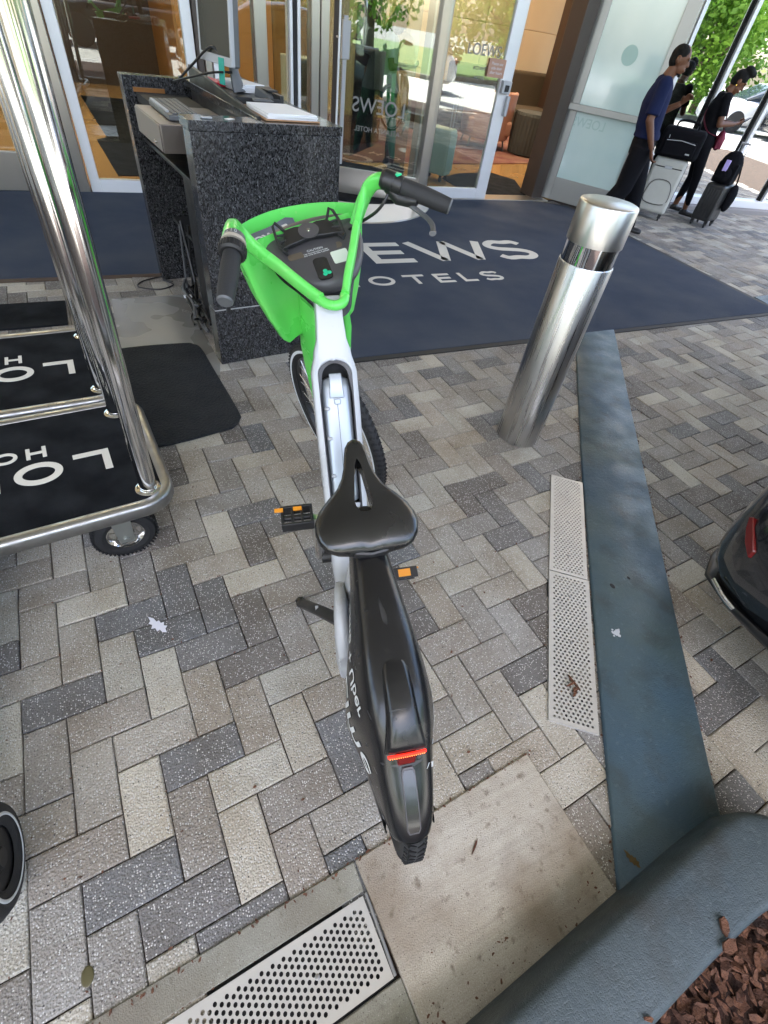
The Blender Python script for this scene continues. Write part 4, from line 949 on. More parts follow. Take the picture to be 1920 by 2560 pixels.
# --- cranks, pedals, kickstand
b = MB(); b.tube([(-.085, .495, .345), (.085, .495, .345)], .022, 16); b.lathe([(0, -.004), (.075, -.004), (.078, 0), (.075, .004), (0, .004)], 32, Matrix.Translation((.068, .495, .345)) @ Matrix.Rotation(math.pi/2, 4, 'Y')); crk = obj('crank_axle', b, K['black'], BK)
b = MB(); b.tube([(-.088, .495, .345), (-.092, .51, .43), (-.095, .52, .50)], [.015, .012, .012], 10); obj('crank_arm', b, K['steel'], BK)
b = MB(); b.tube([(.088, .495, .345), (.092, .485, .28), (.095, .475, .21)], [.015, .012, .012], 10); obj('crank_arm', b, K['steel'], BK)
def pedal(c, sgn, rot):
    # cage, spindle and reflectors
    t_ = MB(); M = Matrix.Translation(c) @ Matrix.Rotation(rot, 4, 'X'); L_ = .090; W_ = .066; H_ = .036
    for y in (-1, 1): t_.b2((0, y*(W_/2-.008), -H_/2), (sgn*L_, y*W_/2, H_/2), M)
    for x in (0, .33, .66, 1): t_.b2((sgn*(x*(L_-.008)), -W_/2+.008, -H_/2+.004), (sgn*(x*(L_-.008)+.008), W_/2-.008, H_/2-.004), M)
    t_.tube([(0, 0, 0), (sgn*L_*.98, 0, 0)], .009, 10, M=M)
    p_ = obj('pedal', t_, K['black'], BK, bevel=.002)
    for y in ((1,) if sgn < 0 else (-1, 1)): r_ = MB(); r_.b2((sgn*.026, y*(W_/2+.0015), -H_/2+.006), (sgn*.066, y*(W_/2-.004), H_/2-.006), M); obj('reflector', r_, K['orange'], p_)
    for x in (.030, .082): r_ = MB(); r_.b2((sgn*x, W_/2-.0185, H_/2-.004), (sgn*(x+.024), W_/2-.008, H_/2+.0015), M); obj('reflector', r_, K['orange'], p_)
pedal((-.098, .52, .505), -1, rad(8)); pedal((.128, .470, .225), 1, rad(-62))
b = MB(); b.tube([(-.045, .245, .36), (-.11, .40, .19), (-.170, .545, .022)], [.022, .021, .020], 10, flat=.65); b.ell((-.174, .555, .010), (.020, .024, .011)); ks_ = obj('kickstand', b, K['black'], BK)
b = MB(); b.box((-.118, .395, .200), (.010, .030, .010), None); obj('clip', b, K['lgrey'], ks_)
# --- front end, modelled straight ahead and then turned with the handlebar
def sobj(name, mb, m, parent=BK, **k): return obj(name, steer(mb), m, parent, **k)
X0_ = .035
b = MB(); b.tube([(X0_*.3, .905, .98), (X0_*.6, .98, .86), (X0_, 1.05, .73)], [.03, .032, .03], 16); sobj('head_tube', b, K['black'])
for sgn in (-1, 1):
    b = MB(); xo = WX+sgn*.052; secs_ = []
    for (y, z, w_, d_) in ((1.02, .90, .016, .05), (1.05, .80, .018, .060), (1.085, .70, .018, .060), (1.11, .60, .017, .052), (1.14, .48, .014, .036), (1.165, .37, .011, .024), (1.17, .335, .008, .014)):
        xx = xo+(-.008*sgn if z > .8 else 0)
        secs_.append([(xx+w_*math.copysign(abs(math.cos(q))**.6, math.cos(q)), y+d_*math.copysign(abs(math.sin(q))**.6, math.sin(q)), z+.25*d_*math.sin(q)) for q in [2*math.pi*k/18 for k in range(18)]])
    b.loft(secs_); fk = sobj('fork_cover', b, K['green'], smooth=60)
    if sgn < 0:
        b = MB(); b.box((xo-.0105, 1.02, .83), (.002, .012, .04)); obj('label', steer(b), K['paper'], fk)
    b = MB(); b.tube([(xo, 1.155, .33), (xo+sgn*.022, 1.155, .33)], .010, 6); sobj('axle_nut', b, K['steel'])
# console: teardrop body, turned a little back against the bar
CMX = Matrix.Translation((.008, .842, -.020)) @ Matrix.Rotation(rad(-14), 4, 'Z') @ Matrix.Scale(1.04, 4) @ Matrix.Translation((0, -.82, -0.039))
def cobj(name, mb, m, parent=BK, **k):
    mb.v = [tuple(CMX @ Vector(v)) for v in mb.v]; return sobj(name, mb, m, parent, **k)
XC_ = 0.0   # the scale's z offset keeps the lid at its height
def teardrop(z0, scl, yo=0):
    P = [(-.128, 1.020), (-.122, 1.045), (-.07, 1.062), (0, 1.068), (.07, 1.062), (.122, 1.045), (.128, 1.020), (.126, .972), (.106, .918), (.072, .872), (.035, .850), (0, .845), (-.035, .850), (-.072, .872), (-.106, .918), (-.126, .972)]
    pts = []
    for i in range(len(P)):
        p0, p1, p2, p3 = (Vector(P[(i+k) % len(P)]) for k in (-1, 0, 1, 2))
        for t_ in (0, .33, .66): pts.append(.5*((2*p1)+(-p0+p2)*t_+(2*p0-5*p1+4*p2-p3)*t_*t_+(-p0+3*p1-3*p2+p3)*t_**3))
    return [(XC_+p.x*scl-(.012 if yo else 0), .93+(p.y-.93)*scl+yo, z0+(p.y-.93)*scl*.37) for p in pts]
b = MB(); b.loft([teardrop(.960, .42, -.085), teardrop(.980, .54, -.065), teardrop(1.003, .74, -.030), teardrop(1.016, .88, -.008)]); csl = cobj('console_base', b, K['black'], smooth=50)
b = MB(); b.loft([teardrop(1.017, .86), teardrop(1.030, .97), teardrop(1.040, 1.0), teardrop(1.050, .985), teardrop(1.056, .93), teardrop(1.059, .85), teardrop(1.061, .6), teardrop(1.062, .3)]); csl = cobj('console', b, K['console'], smooth=50)
CT = Matrix.Translation((XC_, .93, 1.0605)) @ Matrix.Rotation(math.atan(.37), 4, 'X')
b = MB(); b.prism(roundrect(-.030, -.085, .008, -.012, .012), 0, .002, CT @ Matrix.Rotation(rad(-4), 4, 'Z')); cobj('nfc_panel', b, gl, csl)
b = MB()
for a, c in ((-.012, -.058), (-.004, -.066), (-.015, -.068)): b.ell((a, c, .0022), (.006, .006, .0006), CT, seg=10, ringn=4)
cobj('green_badge', b, mat('badge_green', (.02, .5, .25), .4), csl)
b = MB(); b.prism(roundrect(.020, -.045, .064, -.004, .005), 0, .0018, CT); cobj('white_sticker', b, mat('sticker', (.62, .68, .58), .5), csl)
b = MB(); b.prism(roundrect(-.085, .004, .06, .024, .008), 0, .0012, CT); cobj('caution_strip', b, mat('caution_brown', (.11, .085, .06), .5), csl)
f = font_mb('CAUTION', .0095, .0002); b = MB(); b.add(f.v, f.f, 0, CT @ Matrix.Translation((-.012, .019, .002))); cobj('caution_word', b, K['letter'], csl, smooth=0)
f = font_mb('Use mounted phone holder\nonly while the bike is parked', .0058, .0002); b = MB(); b.add(f.v, f.f, 0, CT @ Matrix.Translation((-.012, .008, .002))); cobj('caution_text', b, K['letter'], csl, smooth=0)
# phone holder
b = MB(); PH = CT @ Matrix.Translation((-.010, .066, .006))
b.prism([(-.075, -.030), (-.060, .024), (-.03, .028), (.0, .020), (.03, .028), (.060, .024), (.078, -.030), (.04, -.026), (0, -.018), (-.04, -.026)], 0, .012, PH); ph = cobj('phone_holder', b, K['black'], csl, bevel=.002)
b = MB(); b.lathe([(.0, .012), (.026, .012), (.027, .0145), (.024, .0150), (.0, .0148)], 32, PH); cobj('round_plate', b, K['console'], ph)
b = MB(); b.lathe([(.0, .0148), (.005, .0148), (.004, .017), (0, .017)], 12, PH); cobj('screw', b, K['chrome'], ph)
for sgn in (-1, 1):
    b = MB()
    b.tube([(sgn*.058, .024, .01), (sgn*.074, .050, .018), (sgn*.082, .040, .016), (sgn*.086, .0, .014), (sgn*.082, -.045, .012), (sgn*.076, -.052, .008), (sgn*.070, -.03, .006)], .0038, 8, M=PH)
    for k in range(3): b.tube([(sgn*.062, .012-.020*k, .010), (sgn*.085, .010-.024*k, .013)], .003, 6, M=PH)
    cobj('rubber_strap', b, K['rubber'], ph)
# green Y handlebar: two flat arms rising from the neck
def arm(sgn):
    pts = smoothpath3([(-.058, .815, 1.001), (-.066, .842, 1.010), (-.083, .888, 1.035), (-.102, .933, 1.065), (-.126, .973, 1.098), (-.150, .987, 1.137), (-.177, .949, 1.174), (-.228, .858, 1.172)] if sgn < 0 else
                      [(-.004, .789, 1.001), (.008, .800, 1.008), (.030, .820, 1.027), (.074, .858, 1.056), (.130, .910, 1.092), (.178, .934, 1.137), (.200, .909, 1.172), (.228, .858, 1.172)], 5)
    mb = MB(); n = len(pts); rings = []
    for i, p_ in enumerate(pts):
        T_ = (pts[min(i+1, n-1)]-pts[max(i-1, 0)]).normalized(); side = T_.cross(Vector((0, -.3, .95))).normalized(); up_ = side.cross(T_).normalized(); f_ = i/(n-1)
        ww = .0105 if f_ < .75 else .0105+.0075*(f_-.75)*4; hh = .019*(1-f_)+.0175*f_
        rings.append([p_+side*ww*math.copysign(abs(math.cos(q))**.7, math.cos(q))+up_*hh*math.copysign(abs(math.sin(q))**.7, math.sin(q)) for q in [2*math.pi*k/18 for k in range(18)]])
    mb.loft(rings); return mb
b = MB(); b.loft([[(.150, 1.00, 1.05), (.172, .975, 1.05), (.176, .98, 1.05), (.156, 1.008, 1.05)], [(.185, .995, 1.11), (.205, .96, 1.11), (.210, .965, 1.11), (.190, 1.004, 1.11)], [(.205, .975, 1.155), (.220, .935, 1.155), (.225, .94, 1.155), (.212, .985, 1.155)]]); sobj('arm_flange', b, K['green'], bevel=.002)
sobj('handlebar_arm', arm(-1), K['green'], smooth=70); sobj('handlebar_arm', arm(1), K['green'], smooth=70)
b = MB(); b.tube(smoothpath3([(-.060, .822, 1.003), (-.056, .798, .997), (-.044, .779, .994), (-.030, .773, .994), (-.016, .778, .996), (-.003, .792, 1.001)], 4), .0125, 14); sobj('bar_yoke', b, K['green'], smooth=60)
GR = {s: [(.228*s, .842, 1.168), (.255*s, .815, 1.155), (.306*s, .751, 1.119)] for s in (-1, 1)}
for s_ in (-1, 1):
    g_ = [Vector(p) for p in GR[s_]]; d_ = (g_[2]-g_[0]).normalized()
    b = MB(); n_ = 14; pts = [g_[0]+(g_[2]-g_[0])*(k/n_) for k in range(n_+1)]; b.tube(pts, [.0185+.0022*math.sin(math.pi*k/n_)-.001*(k/n_) for k in range(n_+1)], 24); gp = sobj('grip', b, K['rubber'], smooth=60)
    b = MB(); b.tube([g_[2], g_[2]+d_*.004], [.0175, .015], 24); sobj('grip_end', b, K['grey'], gp)
    if s_ < 0:
        b = MB(); c0 = g_[0]-d_*.004; b.tube([c0-d_*.010, c0-d_*.004, c0+d_*.012, c0+d_*.016], [.022, .029, .029, .024], 28)
        for k in range(26):
            a = 2*math.pi*k/26; e1 = d_.orthogonal().normalized(); e2 = d_.cross(e1); q = e1*math.cos(a)+e2*math.sin(a)
            b.tube([c0-d_*.003+q*.029, c0+d_*.011+q*.029], .0017, 5)
        sh = sobj('gear_shifter', b, K['black'])
        b = MB(); b.tube([c0-d_*.020, c0-d_*.011], [.0265, .0275], 28); sobj('shifter_ring', b, mat('beige_ring', (.36, .32, .26), .4), sh)
        b = MB(); b.tube([c0-d_*.034, c0-d_*.0195], [.023, .0255], 20); sobj('bell_base', b, K['grey'], sh)
        f = font_mb('0 1 2 3', .012, .0003); b = MB(); e1 = Vector((0, 0, 1)); e1 = (e1-d_*e1.dot(d_)).normalized(); e2 = d_.cross(e1)
        cc = c0-d_*.0265; 
        for v in f.v:
            a = v[0]/.0262; b.v.append(tuple(cc+d_*v[1]*-1+(e1*math.cos(a)+e2*math.sin(a))*.0254))
        b.f = f.f; b.m = f.m; sobj('numerals', b, K['letter'], sh, smooth=0)
        b = MB(); b.tube(smoothpath3([g_[0]-d_*.02+Vector((0, .02, -.014)), g_[0]+Vector((-.010, .020, -.022)), g_[1]+Vector((-.012, .008, -.030)), g_[2]+Vector((-.003, -.006, -.022))]), .0055, 8, flat=.6); sobj('brake_lever', b, K['black'])
    else:
        c0 = g_[0]-d_*.006; b = MB(); b.tube([c0-d_*.045, c0-d_*.036, c0-d_*.012, c0-d_*.008], [.017, .023, .023, .018], 20); b.tube([c0-d_*.012, c0+d_*.010], [.022, .0215], 20); cl = sobj('throttle', b, K['black'], bevel=.001)
        b = MB(); b.box(tuple(c0-d_*.002+Vector((0, 0, .0215))), (.014, .026, .004), None); sobj('green_button', b, mat('teal_button', (.02, .55, .25), .35), cl, bevel=.001)
        b = MB(); b.tube([c0-d_*.030+Vector((0, -.004, -.012)), (.224, .846, 1.142), (.236, .820, 1.138), (.246, .800, 1.136)], [.015, .017, .015, .009], 12); bd = sobj('brake_body', b, K['black'])
        b = MB(); b.tube([(.232, .832, 1.153), (.232, .832, 1.160)], .005, 6); b.tube([(.243, .812, 1.146), (.243, .812, 1.156)], .006, 6); sobj('screws', b, K['chrome'], bd)
        b = MB(); pp_ = smoothpath3([(.236, .815, 1.128), (.238, .775, 1.118), (.230, .738, 1.115), (.215, .706, 1.115), (.193, .676, 1.117), (.178, .660, 1.119)]); n_ = len(pp_); b.tube(pp_, [.0075-.002*k/n_+(.0025 if k > n_-7 else 0) for k in range(n_)], 10, flat=.7); sobj('brake_lever', b, K['grey'])
        b = MB(); b.tube(smoothpath3([c0-d_*.03+Vector((0, -.01, -.02)), c0+Vector((-.05, .03, -.05)), (X0_+.10, 1.02, 1.03), (X0_+.06, 1.03, .92)]), .004, 8); sobj('brake_cable', b, K['black'])
# basket
def basket_ring(z, rim=False, k=1.0):
    T_ = {1.0: [(-.150, 1.035), (-.156, 1.065), (-.150, 1.105), (-.115, 1.157), (-.05, 1.192), (.03, 1.198), (.105, 1.170), (.165, 1.125), (.212, 1.062), (.222, 1.03), (.20, 1.012), (.13, 1.025), (.03, 1.055), (-.08, 1.062)]}[1.0]
    cx, cy = .03, 1.10
    return [(cx+(x-cx)*k, cy+(y-cy)*(k if y < cy else (k*.9+.1)) , z) for x, y in T_]
def bring(k, z, dy=0, dz=0):
    P = basket_ring(z, k=k); pts = [(x, y+dy, z+dz*(y-1.045)) for x, y, z in P]
    return [tuple(v) for v in _closed(pts, 3)]
def _closed(P, n):
    P = [Vector(p) for p in P]; out = []
    for i in range(len(P)):
        p0, p1, p2, p3 = (P[(i+k) % len(P)] for k in (-1, 0, 1, 2))
        for k in range(n):
            t_ = k/n; out.append(.5*((2*p1)+(-p0+p2)*t_+(2*p0-5*p1+4*p2-p3)*t_*t_+(-p0+3*p1-3*p2+p3)*t_**3))
    return out
b = MB(); b.loft([bring(.50, .785, .010), bring(.60, .782, .008), bring(.68, .80, .006), bring(.80, .87, .003), bring(.92, .96, 0), bring(1.0, 1.078, 0, .04), bring(1.014, 1.084, 0, .04), bring(1.010, 1.090, 0, .04), bring(.990, 1.078, 0, .04), bring(.905, .96, 0), bring(.785, .87, .003), bring(.665, .802, .006), bring(.50, .792, .010)], True, True)
bk = sobj('basket', b, K['green'], smooth=60)
# folded dark sleeve with the word NOW lying inside the basket
b = MB(); BM = Matrix.Translation((-.012, 1.122, 1.068)) @ Matrix.Rotation(rad(0), 4, 'Z') @ Matrix.Rotation(rad(12), 4, 'X')
b.prism([(-.080, -.038), (.060, -.040), (.078, .030), (.060, .045), (.0, .030), (-.085, .028)], 0, .004, BM); pad_ = sobj('basket_pad', b, mat('slate_pad', (.05, .065, .10), .3, noise=(12, .7, (.12, .14, .2))), bk, bevel=.002)
f = font_mb('NOW', .036, .0003, .0012); b = MB(); b.add(f.v, f.f, 0, BM @ Matrix.Translation((-.048, -.012, .0048))); sobj('pad_word', b, K['letter'], pad_, smooth=0)
b = MB(); b.prism(roundrect(.030, -.002, .046, .014, .002), .004, .0046, BM); sobj('pad_mark', b, K['letter'], pad_)
# ------------------------------------------------------------ hotel front
FY = 5.95; TOP = 4.2
def window(name, label, x0, x1, fm, gm, fw=.085, z0=0, kick=0, y=FY, group=None, dep=.08, base=.10):
    t = thing(name, label, 'window', (x0, y, 0), 0, group); w_ = x1-x0
    b = MB()
    if kick: b.b2((0, 0, 0), (w_, dep, kick))
    b.b2((0, 0, kick), (fw, dep, TOP)); b.b2((w_-fw, 0, kick), (w_, dep, TOP)); b.b2((fw, .0, kick), (w_-fw, dep, kick+base)); b.b2((fw, 0, TOP-.1), (w_-fw, dep, TOP))
    obj('frame', b, fm, t, bevel=.004)
    b = MB(); b.b2((fw-.01, dep*.45, kick+base-.01), (w_-fw+.01, dep*.45+.01, TOP-.09)); obj('pane', b, gm, t, smooth=0); return t
w0 = window('storefront_window', 'tall lobby window above a grey metal kick panel at the far left', -2.6, -.35, K['gframe'], K['glassL'], .06, kick=.0)
b = MB(); b.b2((-2.6, FY-.05, .012), (-.36, FY-.004, .30)); tag(obj('kick_panel', b, K['gframe'], bevel=.004), 'grey metal kick panel under the far left window', 'panel')
window('storefront_window', 'tall white framed lobby window between the luggage cart and the valet desk', -.24, .87, K['wframe'], K['glassL'], .085)
def column(x0, x1, m, label, y0=FY-.03, y1=FY+.12, r=0, name='metal_post', z0=0, z1=TOP):
    b = MB(); b.b2((x0, y0, z0), (x1, y1, z1)); return tag(obj(name, b, m, bevel=.006), label, 'metal post')
column(-.34, -.25, K['gframe'], 'narrow beige metal post left of the white framed window')
column(.88, .93, K['dframe'], 'thin bronze post right of the white framed window')
column(.94, 1.0, K['gframe'], 'beige metal strip left of the monitor')
column(1.01, 1.08, K['wframe'], 'pale metal post behind the monitor')
column(1.395, 1.505, K['gframe'], 'wide round edged beige metal column right of the monitor')
b = MB(); b.b2((1.09, FY+.03, .1), (1.39, FY+.04, TOP)); tag(obj('glass_panel', b, K['glassL'], smooth=0), 'dark glass panel directly behind the monitor', 'glass panel')
b = MB(); b.b2((1.51, FY+.03, .1), (1.712, FY+.04, TOP)); tag(obj('glass_panel', b, K['glassL'], smooth=0), 'dark glass panel between the wide column and the black jamb', 'glass panel')
column(1.713, 1.742, K['wframe'], 'thin pale door edge beside the black jamb'); column(1.745, 1.782, K['blackm'], 'thin black jamb between two pale edges'); column(1.785, 1.816, K['wframe'], 'pale post right of the black jamb')
b = MB(); b.b2((1.818, FY+.03, .1), (1.915, FY+.04, TOP)); tag(obj('glass_panel', b, K['glassL'], smooth=0), 'narrow glass panel left of the revolving door columns', 'glass panel')
column(1.918, 2.0, K['gframe'], 'left of the two broad metal columns before the revolving door'); column(2.004, 2.085, K['gframe'], 'right of the two broad metal columns before the revolving door', y0=FY-.05)
# revolving door
RV = thing('revolving_door', 'glass revolving door with metal kick plates behind the bike handlebar', 'revolving door', (2.62, 6.62, 0))
b = MB(); b.lathe([(0, 0), (1.13, 0), (1.14, .012), (1.13, .022), (0, .022)], 64, Matrix.Translation((-.36, -.48, .0))); obj('floor_ring', b, K['gframe'], RV, smooth=30)
b = MB(); b.lathe([(0, .021), (.98, .021), (.98, .028), (0, .028)], 64); obj('floor_mat', b, K['carpet'], RV, smooth=30)
def curved(R_, a0, a1, z0, z1, th=.03, n=18):
    mb = MB(); rings = []
    for k in range(n+1):
        a = rad(a0+(a1-a0)*k/n); c_, s_ = math.cos(a), math.sin(a)
        rings.append([(R_*c_, R_*s_, z0), ((R_+th)*c_, (R_+th)*s_, z0), ((R_+th)*c_, (R_+th)*s_, z1), (R_*c_, R_*s_, z1)])
    mb.loft(rings); return mb
def flatw(A, B, z0, z1, th=.03):
    a, c = Vector((*A, 0)), Vector((*B, 0)); d = (c-a).normalized(); n_ = Vector((-d.y, d.x, 0))*th/2
    mb = MB(); mb.prism([((a+n_).x, (a+n_).y), ((c+n_).x, (c+n_).y), ((c-n_).x, (c-n_).y), ((a-n_).x, (a-n_).y)], z0, z1); return mb
A_, B_ = (-.40, -.52), (.55, -.98)
obj('kick_plate', flatw(A_, B_, .03, .27, .05), K['gframe'], RV, bevel=.003)
obj('wing_pane', flatw((-.38, -.53), (.53, -.97), .27, TOP, .012), K['glassD'], RV, smooth=0)
obj('wing_post', flatw((-.42, -.51), (-.36, -.54), .27, TOP, .045), K['dframe'], RV, bevel=.003)
obj('side_glass', curved(1.0, 20, 100, .03, TOP, .012), K['glassL'], RV)
obj('wing_pane', flatw((.02, .0), (-.70, .70), .27, TOP, .012), K['glassL'], RV, smooth=0)
obj('wing_pane', flatw((.02, .0), (.66, .72), .27, TOP, .012), K['glassL'], RV, smooth=0)
b = MB(); b.tube([(-.42, -.67, .40), (-.42, -.67, TOP)], .011, 12); b.tube([(-.42, -.67, 1.30), (-.42, -.60, 1.30)], .008, 8); b.tube([(-.42, -.67, .62), (-.42, -.60, .62)], .008, 8); obj('push_bar', b, K['wframe'], RV)
b = MB(); b.b2((-.35, -.60, .3), (-.31, -.57, 1.45)); b.b2((-.37, -.62, 1.15), (-.29, -.58, 1.42)); obj('door_sensor', b, K['lgrey'], RV, bevel=.004)
b = MB(); b.tube([(.42, -.90, .2), (.52, -1.04, .2)], .012, 8); b.tube([(.50, -1.00, .12), (.50, -1.00, TOP)], .013, 12); obj('push_bar', b, K['wframe'], RV)
f1 = font_mb('LOEWS', .17, .0004, .001); f2 = font_mb('ATLANTA HOTEL', .062, .0004); ang = math.atan2(-.46, .95)
DW = Matrix.Translation((.02, -.735, .82)) @ Matrix.Rotation(ang, 4, 'Z') @ Matrix.Rotation(math.pi/2, 4, 'X') @ Matrix.Diagonal((-1, 1, 1, 1))
b = MB(); b.add(f1.v, f1.f, 0, DW); b.add([(v[0], v[1]-.19, v[2]) for v in f2.v], f2.f, 0, DW); obj('lettering', b, mat('etched_lettering', (.17, .175, .17), .6), RV, smooth=0)
column(3.075, 3.16, K['gframe'], 'metal post on the right of the revolving door', y0=5.60, y1=5.72)
column(3.165, 3.255, K['gframe'], 'square metal post between the revolving door and the round pole', y0=FY-.02)
b = MB(); b.tube([(3.295, FY-.09, 0), (3.295, FY-.09, TOP)], .035, 24); tag(obj('metal_pole', b, K['gframe']), 'round metal pole at the hinge side of the white framed glass door', 'pole')
# white framed door
DR = thing('glass_door', 'white framed glass door with a small brown notice near its right edge', 'door', (3.33, FY-.02, 0))
b = MB(); W_ = .90
b.b2((0, 0, .02), (.045, .05, TOP)); b.b2((W_-.13, 0, .02), (W_-.0, .05, TOP)); b.b2((.045, 0, .02), (W_-.13, .05, .13)); obj('frame', b, K['wframe'], DR, bevel=.004)
b = MB(); b.b2((.04, .02, .125), (W_-.125, .03, TOP)); obj('pane', b, K['glassD'], DR, smooth=0)
b = MB(); b.b2((.575, -.004, 1.165), (.79, .0185, 1.315)); sg = obj('notice', b, K['tan'], DR)
f = font_mb('Please use\nside door\nafter hours', .036, .0003); b = MB(); b.add(f.v, f.f, 0, Matrix.Translation((.682, -.006, 1.24)) @ Matrix.Rotation(math.pi/2, 4, 'X')); obj('notice_text', b, K['letter'], sg, smooth=0)
b = MB(); b.b2((.785, -.05, 1.045), (.90, -.001, 1.155)); ac = obj('card_lock', b, K['lgrey'], DR, bevel=.006)
b = MB(); b.b2((.815, -.056, 1.065), (.87, -.049, 1.12)); obj('keypad', b, K['black'], ac, bevel=.002)
b = MB(); b.b2((.885, -.05, .85), (.925, -.001, 1.03)); obj('handle', b, K['lgrey'], DR, bevel=.01)
f1 = font_mb('LOEWS', .13, .0004); f2 = font_mb('ATLANTA', .045, .0004); f3 = font_mb('HOTEL', .045, .0004)
b = MB(); WM = Matrix.Translation((.50, .017, 1.36)) @ Matrix.Rotation(math.pi/2, 4, 'X'); b.add(f1.v, f1.f, 0, WM); b.add([(v[0], v[1]-.14, v[2]) for v in f2.v], f2.f, 0, WM); b.add([(v[0], v[1]-.215, v[2]) for v in f3.v], f3.f, 0, WM); obj('lettering', b, bpy.data.materials['etched_lettering'], DR, smooth=0)
column(4.235, 4.27, K['wframe'], 'slim white strip beside the open doorway', y0=FY+.0, y1=FY+.10)
b = MB(); b.b2((3.0, FY-.03, .0), (5.3, FY+.25, .018)); tag(obj('threshold', b, K['gframe'], bevel=.004), 'pale metal threshold under the open doorway', 'threshold')
# open frosted leaf: hinge at (5.29, 6.2)
LF = thing('open_glass_door', 'grey framed door with frosted glass swung open behind the man', 'door', (5.285, 6.20, 0), math.atan2(-.96, .61))
W_ = 1.137; b = MB(); b.b2((0, -.025, .02), (.215, .025, 3.0)); b.b2((.99, -.025, .02), (W_, .025, 3.0)); b.b2((.215, -.025, .02), (.99, .025, .275)); b.b2((.215, -.025, 2.75), (.99, .025, 3.0)); obj('frame', b, K['leaf'], LF, bevel=.004)
b = MB(); b.b2((.21, -.008, .27), (.995, .004, 2.76)); obj('pane', b, K['frost'], LF, smooth=0)
b = MB(); b.b2((.04, -.085, .965), (1.10, -.05, 1.03)); b.b2((.04, -.05, .975), (.10, -.024, 1.02)); b.b2((1.03, -.05, .975), (1.09, -.024, 1.02)); obj('push_bar', b, K['leaf'], LF, bevel=.004)
b = MB(); b.lathe([(0, 0), (.088, 0), (.088, .002), (0, .002)], 40, Matrix.Translation((.60, -.0085, 1.51)) @ Matrix.Rotation(math.pi/2, 4, 'X')); obj('round_decal', b, mat('pale_green_decal', (.30, .45, .42), .3), LF)
f1 = font_mb('LOEWS', .13, .0004, .001); b = MB(); b.add(f1.v, f1.f, 0, Matrix.Translation((.40, -.0095, .86)) @ Matrix.Rotation(math.pi/2, 4, 'X') @ Matrix.Diagonal((-1, 1, 1, 1))); obj('lettering', b, mat('faint_lettering', (.36, .50, .48), .3), LF, smooth=0)
column(5.10, 5.27, K['dframe'], 'bronze door jamb on the right of the open doorway', y0=FY+.1, y1=6.32, z1=3.2)
# beige pier and the mirror windows on the right
def seg(x0, x1): 
    f = lambda x: 5.98-(x-7.2)*.56/3.3
    return (x0, f(x0)), (x1, f(x1))
A, B = (5.32, 6.33), (6.78, 6.06); tag(obj('beige_pier', flatw(A, B, 0, TOP, .12), mat('beige_pier', (.36, .32, .26), .6, noise=(3, .3, (.30, .27, .22))), bevel=.004), 'plain beige wall pier behind the open frosted door', 'wall')
MW = thing('mirror_window', 'wide mirror glass window wall on the right reflecting trees and cars', 'window', (0, 0, 0))
a, c = seg(6.80, 13.5); obj('pane', flatw((a[0], a[1]+.02), (c[0], c[1]+.02), .15, TOP, .01), K['glassR'], MW, smooth=0)
a, c = seg(6.80, 13.5); obj('sill', flatw((a[0], a[1]-.03), (c[0], c[1]-.03), .055, .155, .10), K['wframe'], MW, bevel=.006)
for x in (6.82, 7.56, 8.47, 9.38, 10.3, 11.2, 12.1, 13.0):
    a, c = seg(x-.028, x+.028); obj('mullion', flatw((a[0], a[1]-.02), (c[0], c[1]-.02), .15, TOP, .07), K['wframe'], MW, bevel=.004)
    a, c = seg(x-.044, x-.030); obj('dark_gasket', flatw((a[0], a[1]-.005), (c[0], c[1]-.005), .15, TOP, .03), K['blackm'], MW)
a, c = seg(6.3, 13.5); b = flatw((a[0], a[1]-.10), (c[0], c[1]-.10), -.02, .055, .22); tag(obj('window_kerb', b, mat('grey_plinth', (.20, .19, .19), .7, bump=.2), bevel=.006), 'low grey plinth under the mirror windows', 'plinth')
# canopy over the entrance and the upper wall
b = MB(); b.b2((-14, -4.9, 6.1), (9.0, 6.6, 6.5)); tag(obj('entrance_canopy', b, K['canopy'], bevel=.01), 'flat white canopy over the hotel entrance, seen only in reflections', 'canopy')
b = MB(); b.b2((-14, 6.30, TOP), (22, 6.6, 9)); b.b2((-14, 6.0, 0), (-2.62, 6.4, TOP)); tag(obj('hotel_wall', b, K['stonew']), 'pale stone hotel wall above the entrance doors', 'wall')
for k, x in enumerate((-9, 8.5)):
    b = MB(); b.b2((x-.35, -4.3, -.02), (x+.35, -3.6, 6.1)); tag(obj('canopy_pillar', b, K['stonew'], bevel=.02), ('left' if k == 0 else 'right')+' stone pillar carrying the outer edge of the entrance canopy', 'pillar')
# ------------------------------------------------------------ lobby
b = MB(); b.prism([(-3, 6.04), (3.2, 6.04), (13.5, 6.20), (13.5, 14), (-3, 14)], -.012, .012); struct('lobby_floor', b, K['floor'], smooth=0)
b = MB(); b.prism([(4.15, 6.15), (5.08, 6.15), (5.45, 6.95), (5.25, 7.35), (4.6, 7.2), (4.15, 6.9)], .0125, .022); tag(obj('doormat', b, K['carpet']), 'black doormat just inside the open doorway', 'mat')
b = MB(); b.prism([(.02, 6.5), (1.6, 6.5), (1.6, 11.2), (-.24, 11.2), (.0, 8.25), (-.12, 8.1)], .0125, .020); tag(obj('lobby_mat', b, K['carpet']), 'dark mat seen through the white framed window left of the desk', 'mat')
b = MB(); b.prism([(2.2, 7.6), (4.3, 7.7), (6.5, 8.10), (9.5, 8.45), (9.5, 11.5), (2.2, 11.5)], .0125, .024); tag(obj('lobby_carpet', b, K['redcarpet'], smooth=0), 'burgundy patterned carpet in the lobby', 'carpet')
b = MB(); b.b2((-3.2, 13.6, 0), (13.5, 13.8, TOP)); tag(obj('lobby_back_wall', b, K['wood']), 'warm orange wood wall at the back of the lobby', 'wall')
st = MB()
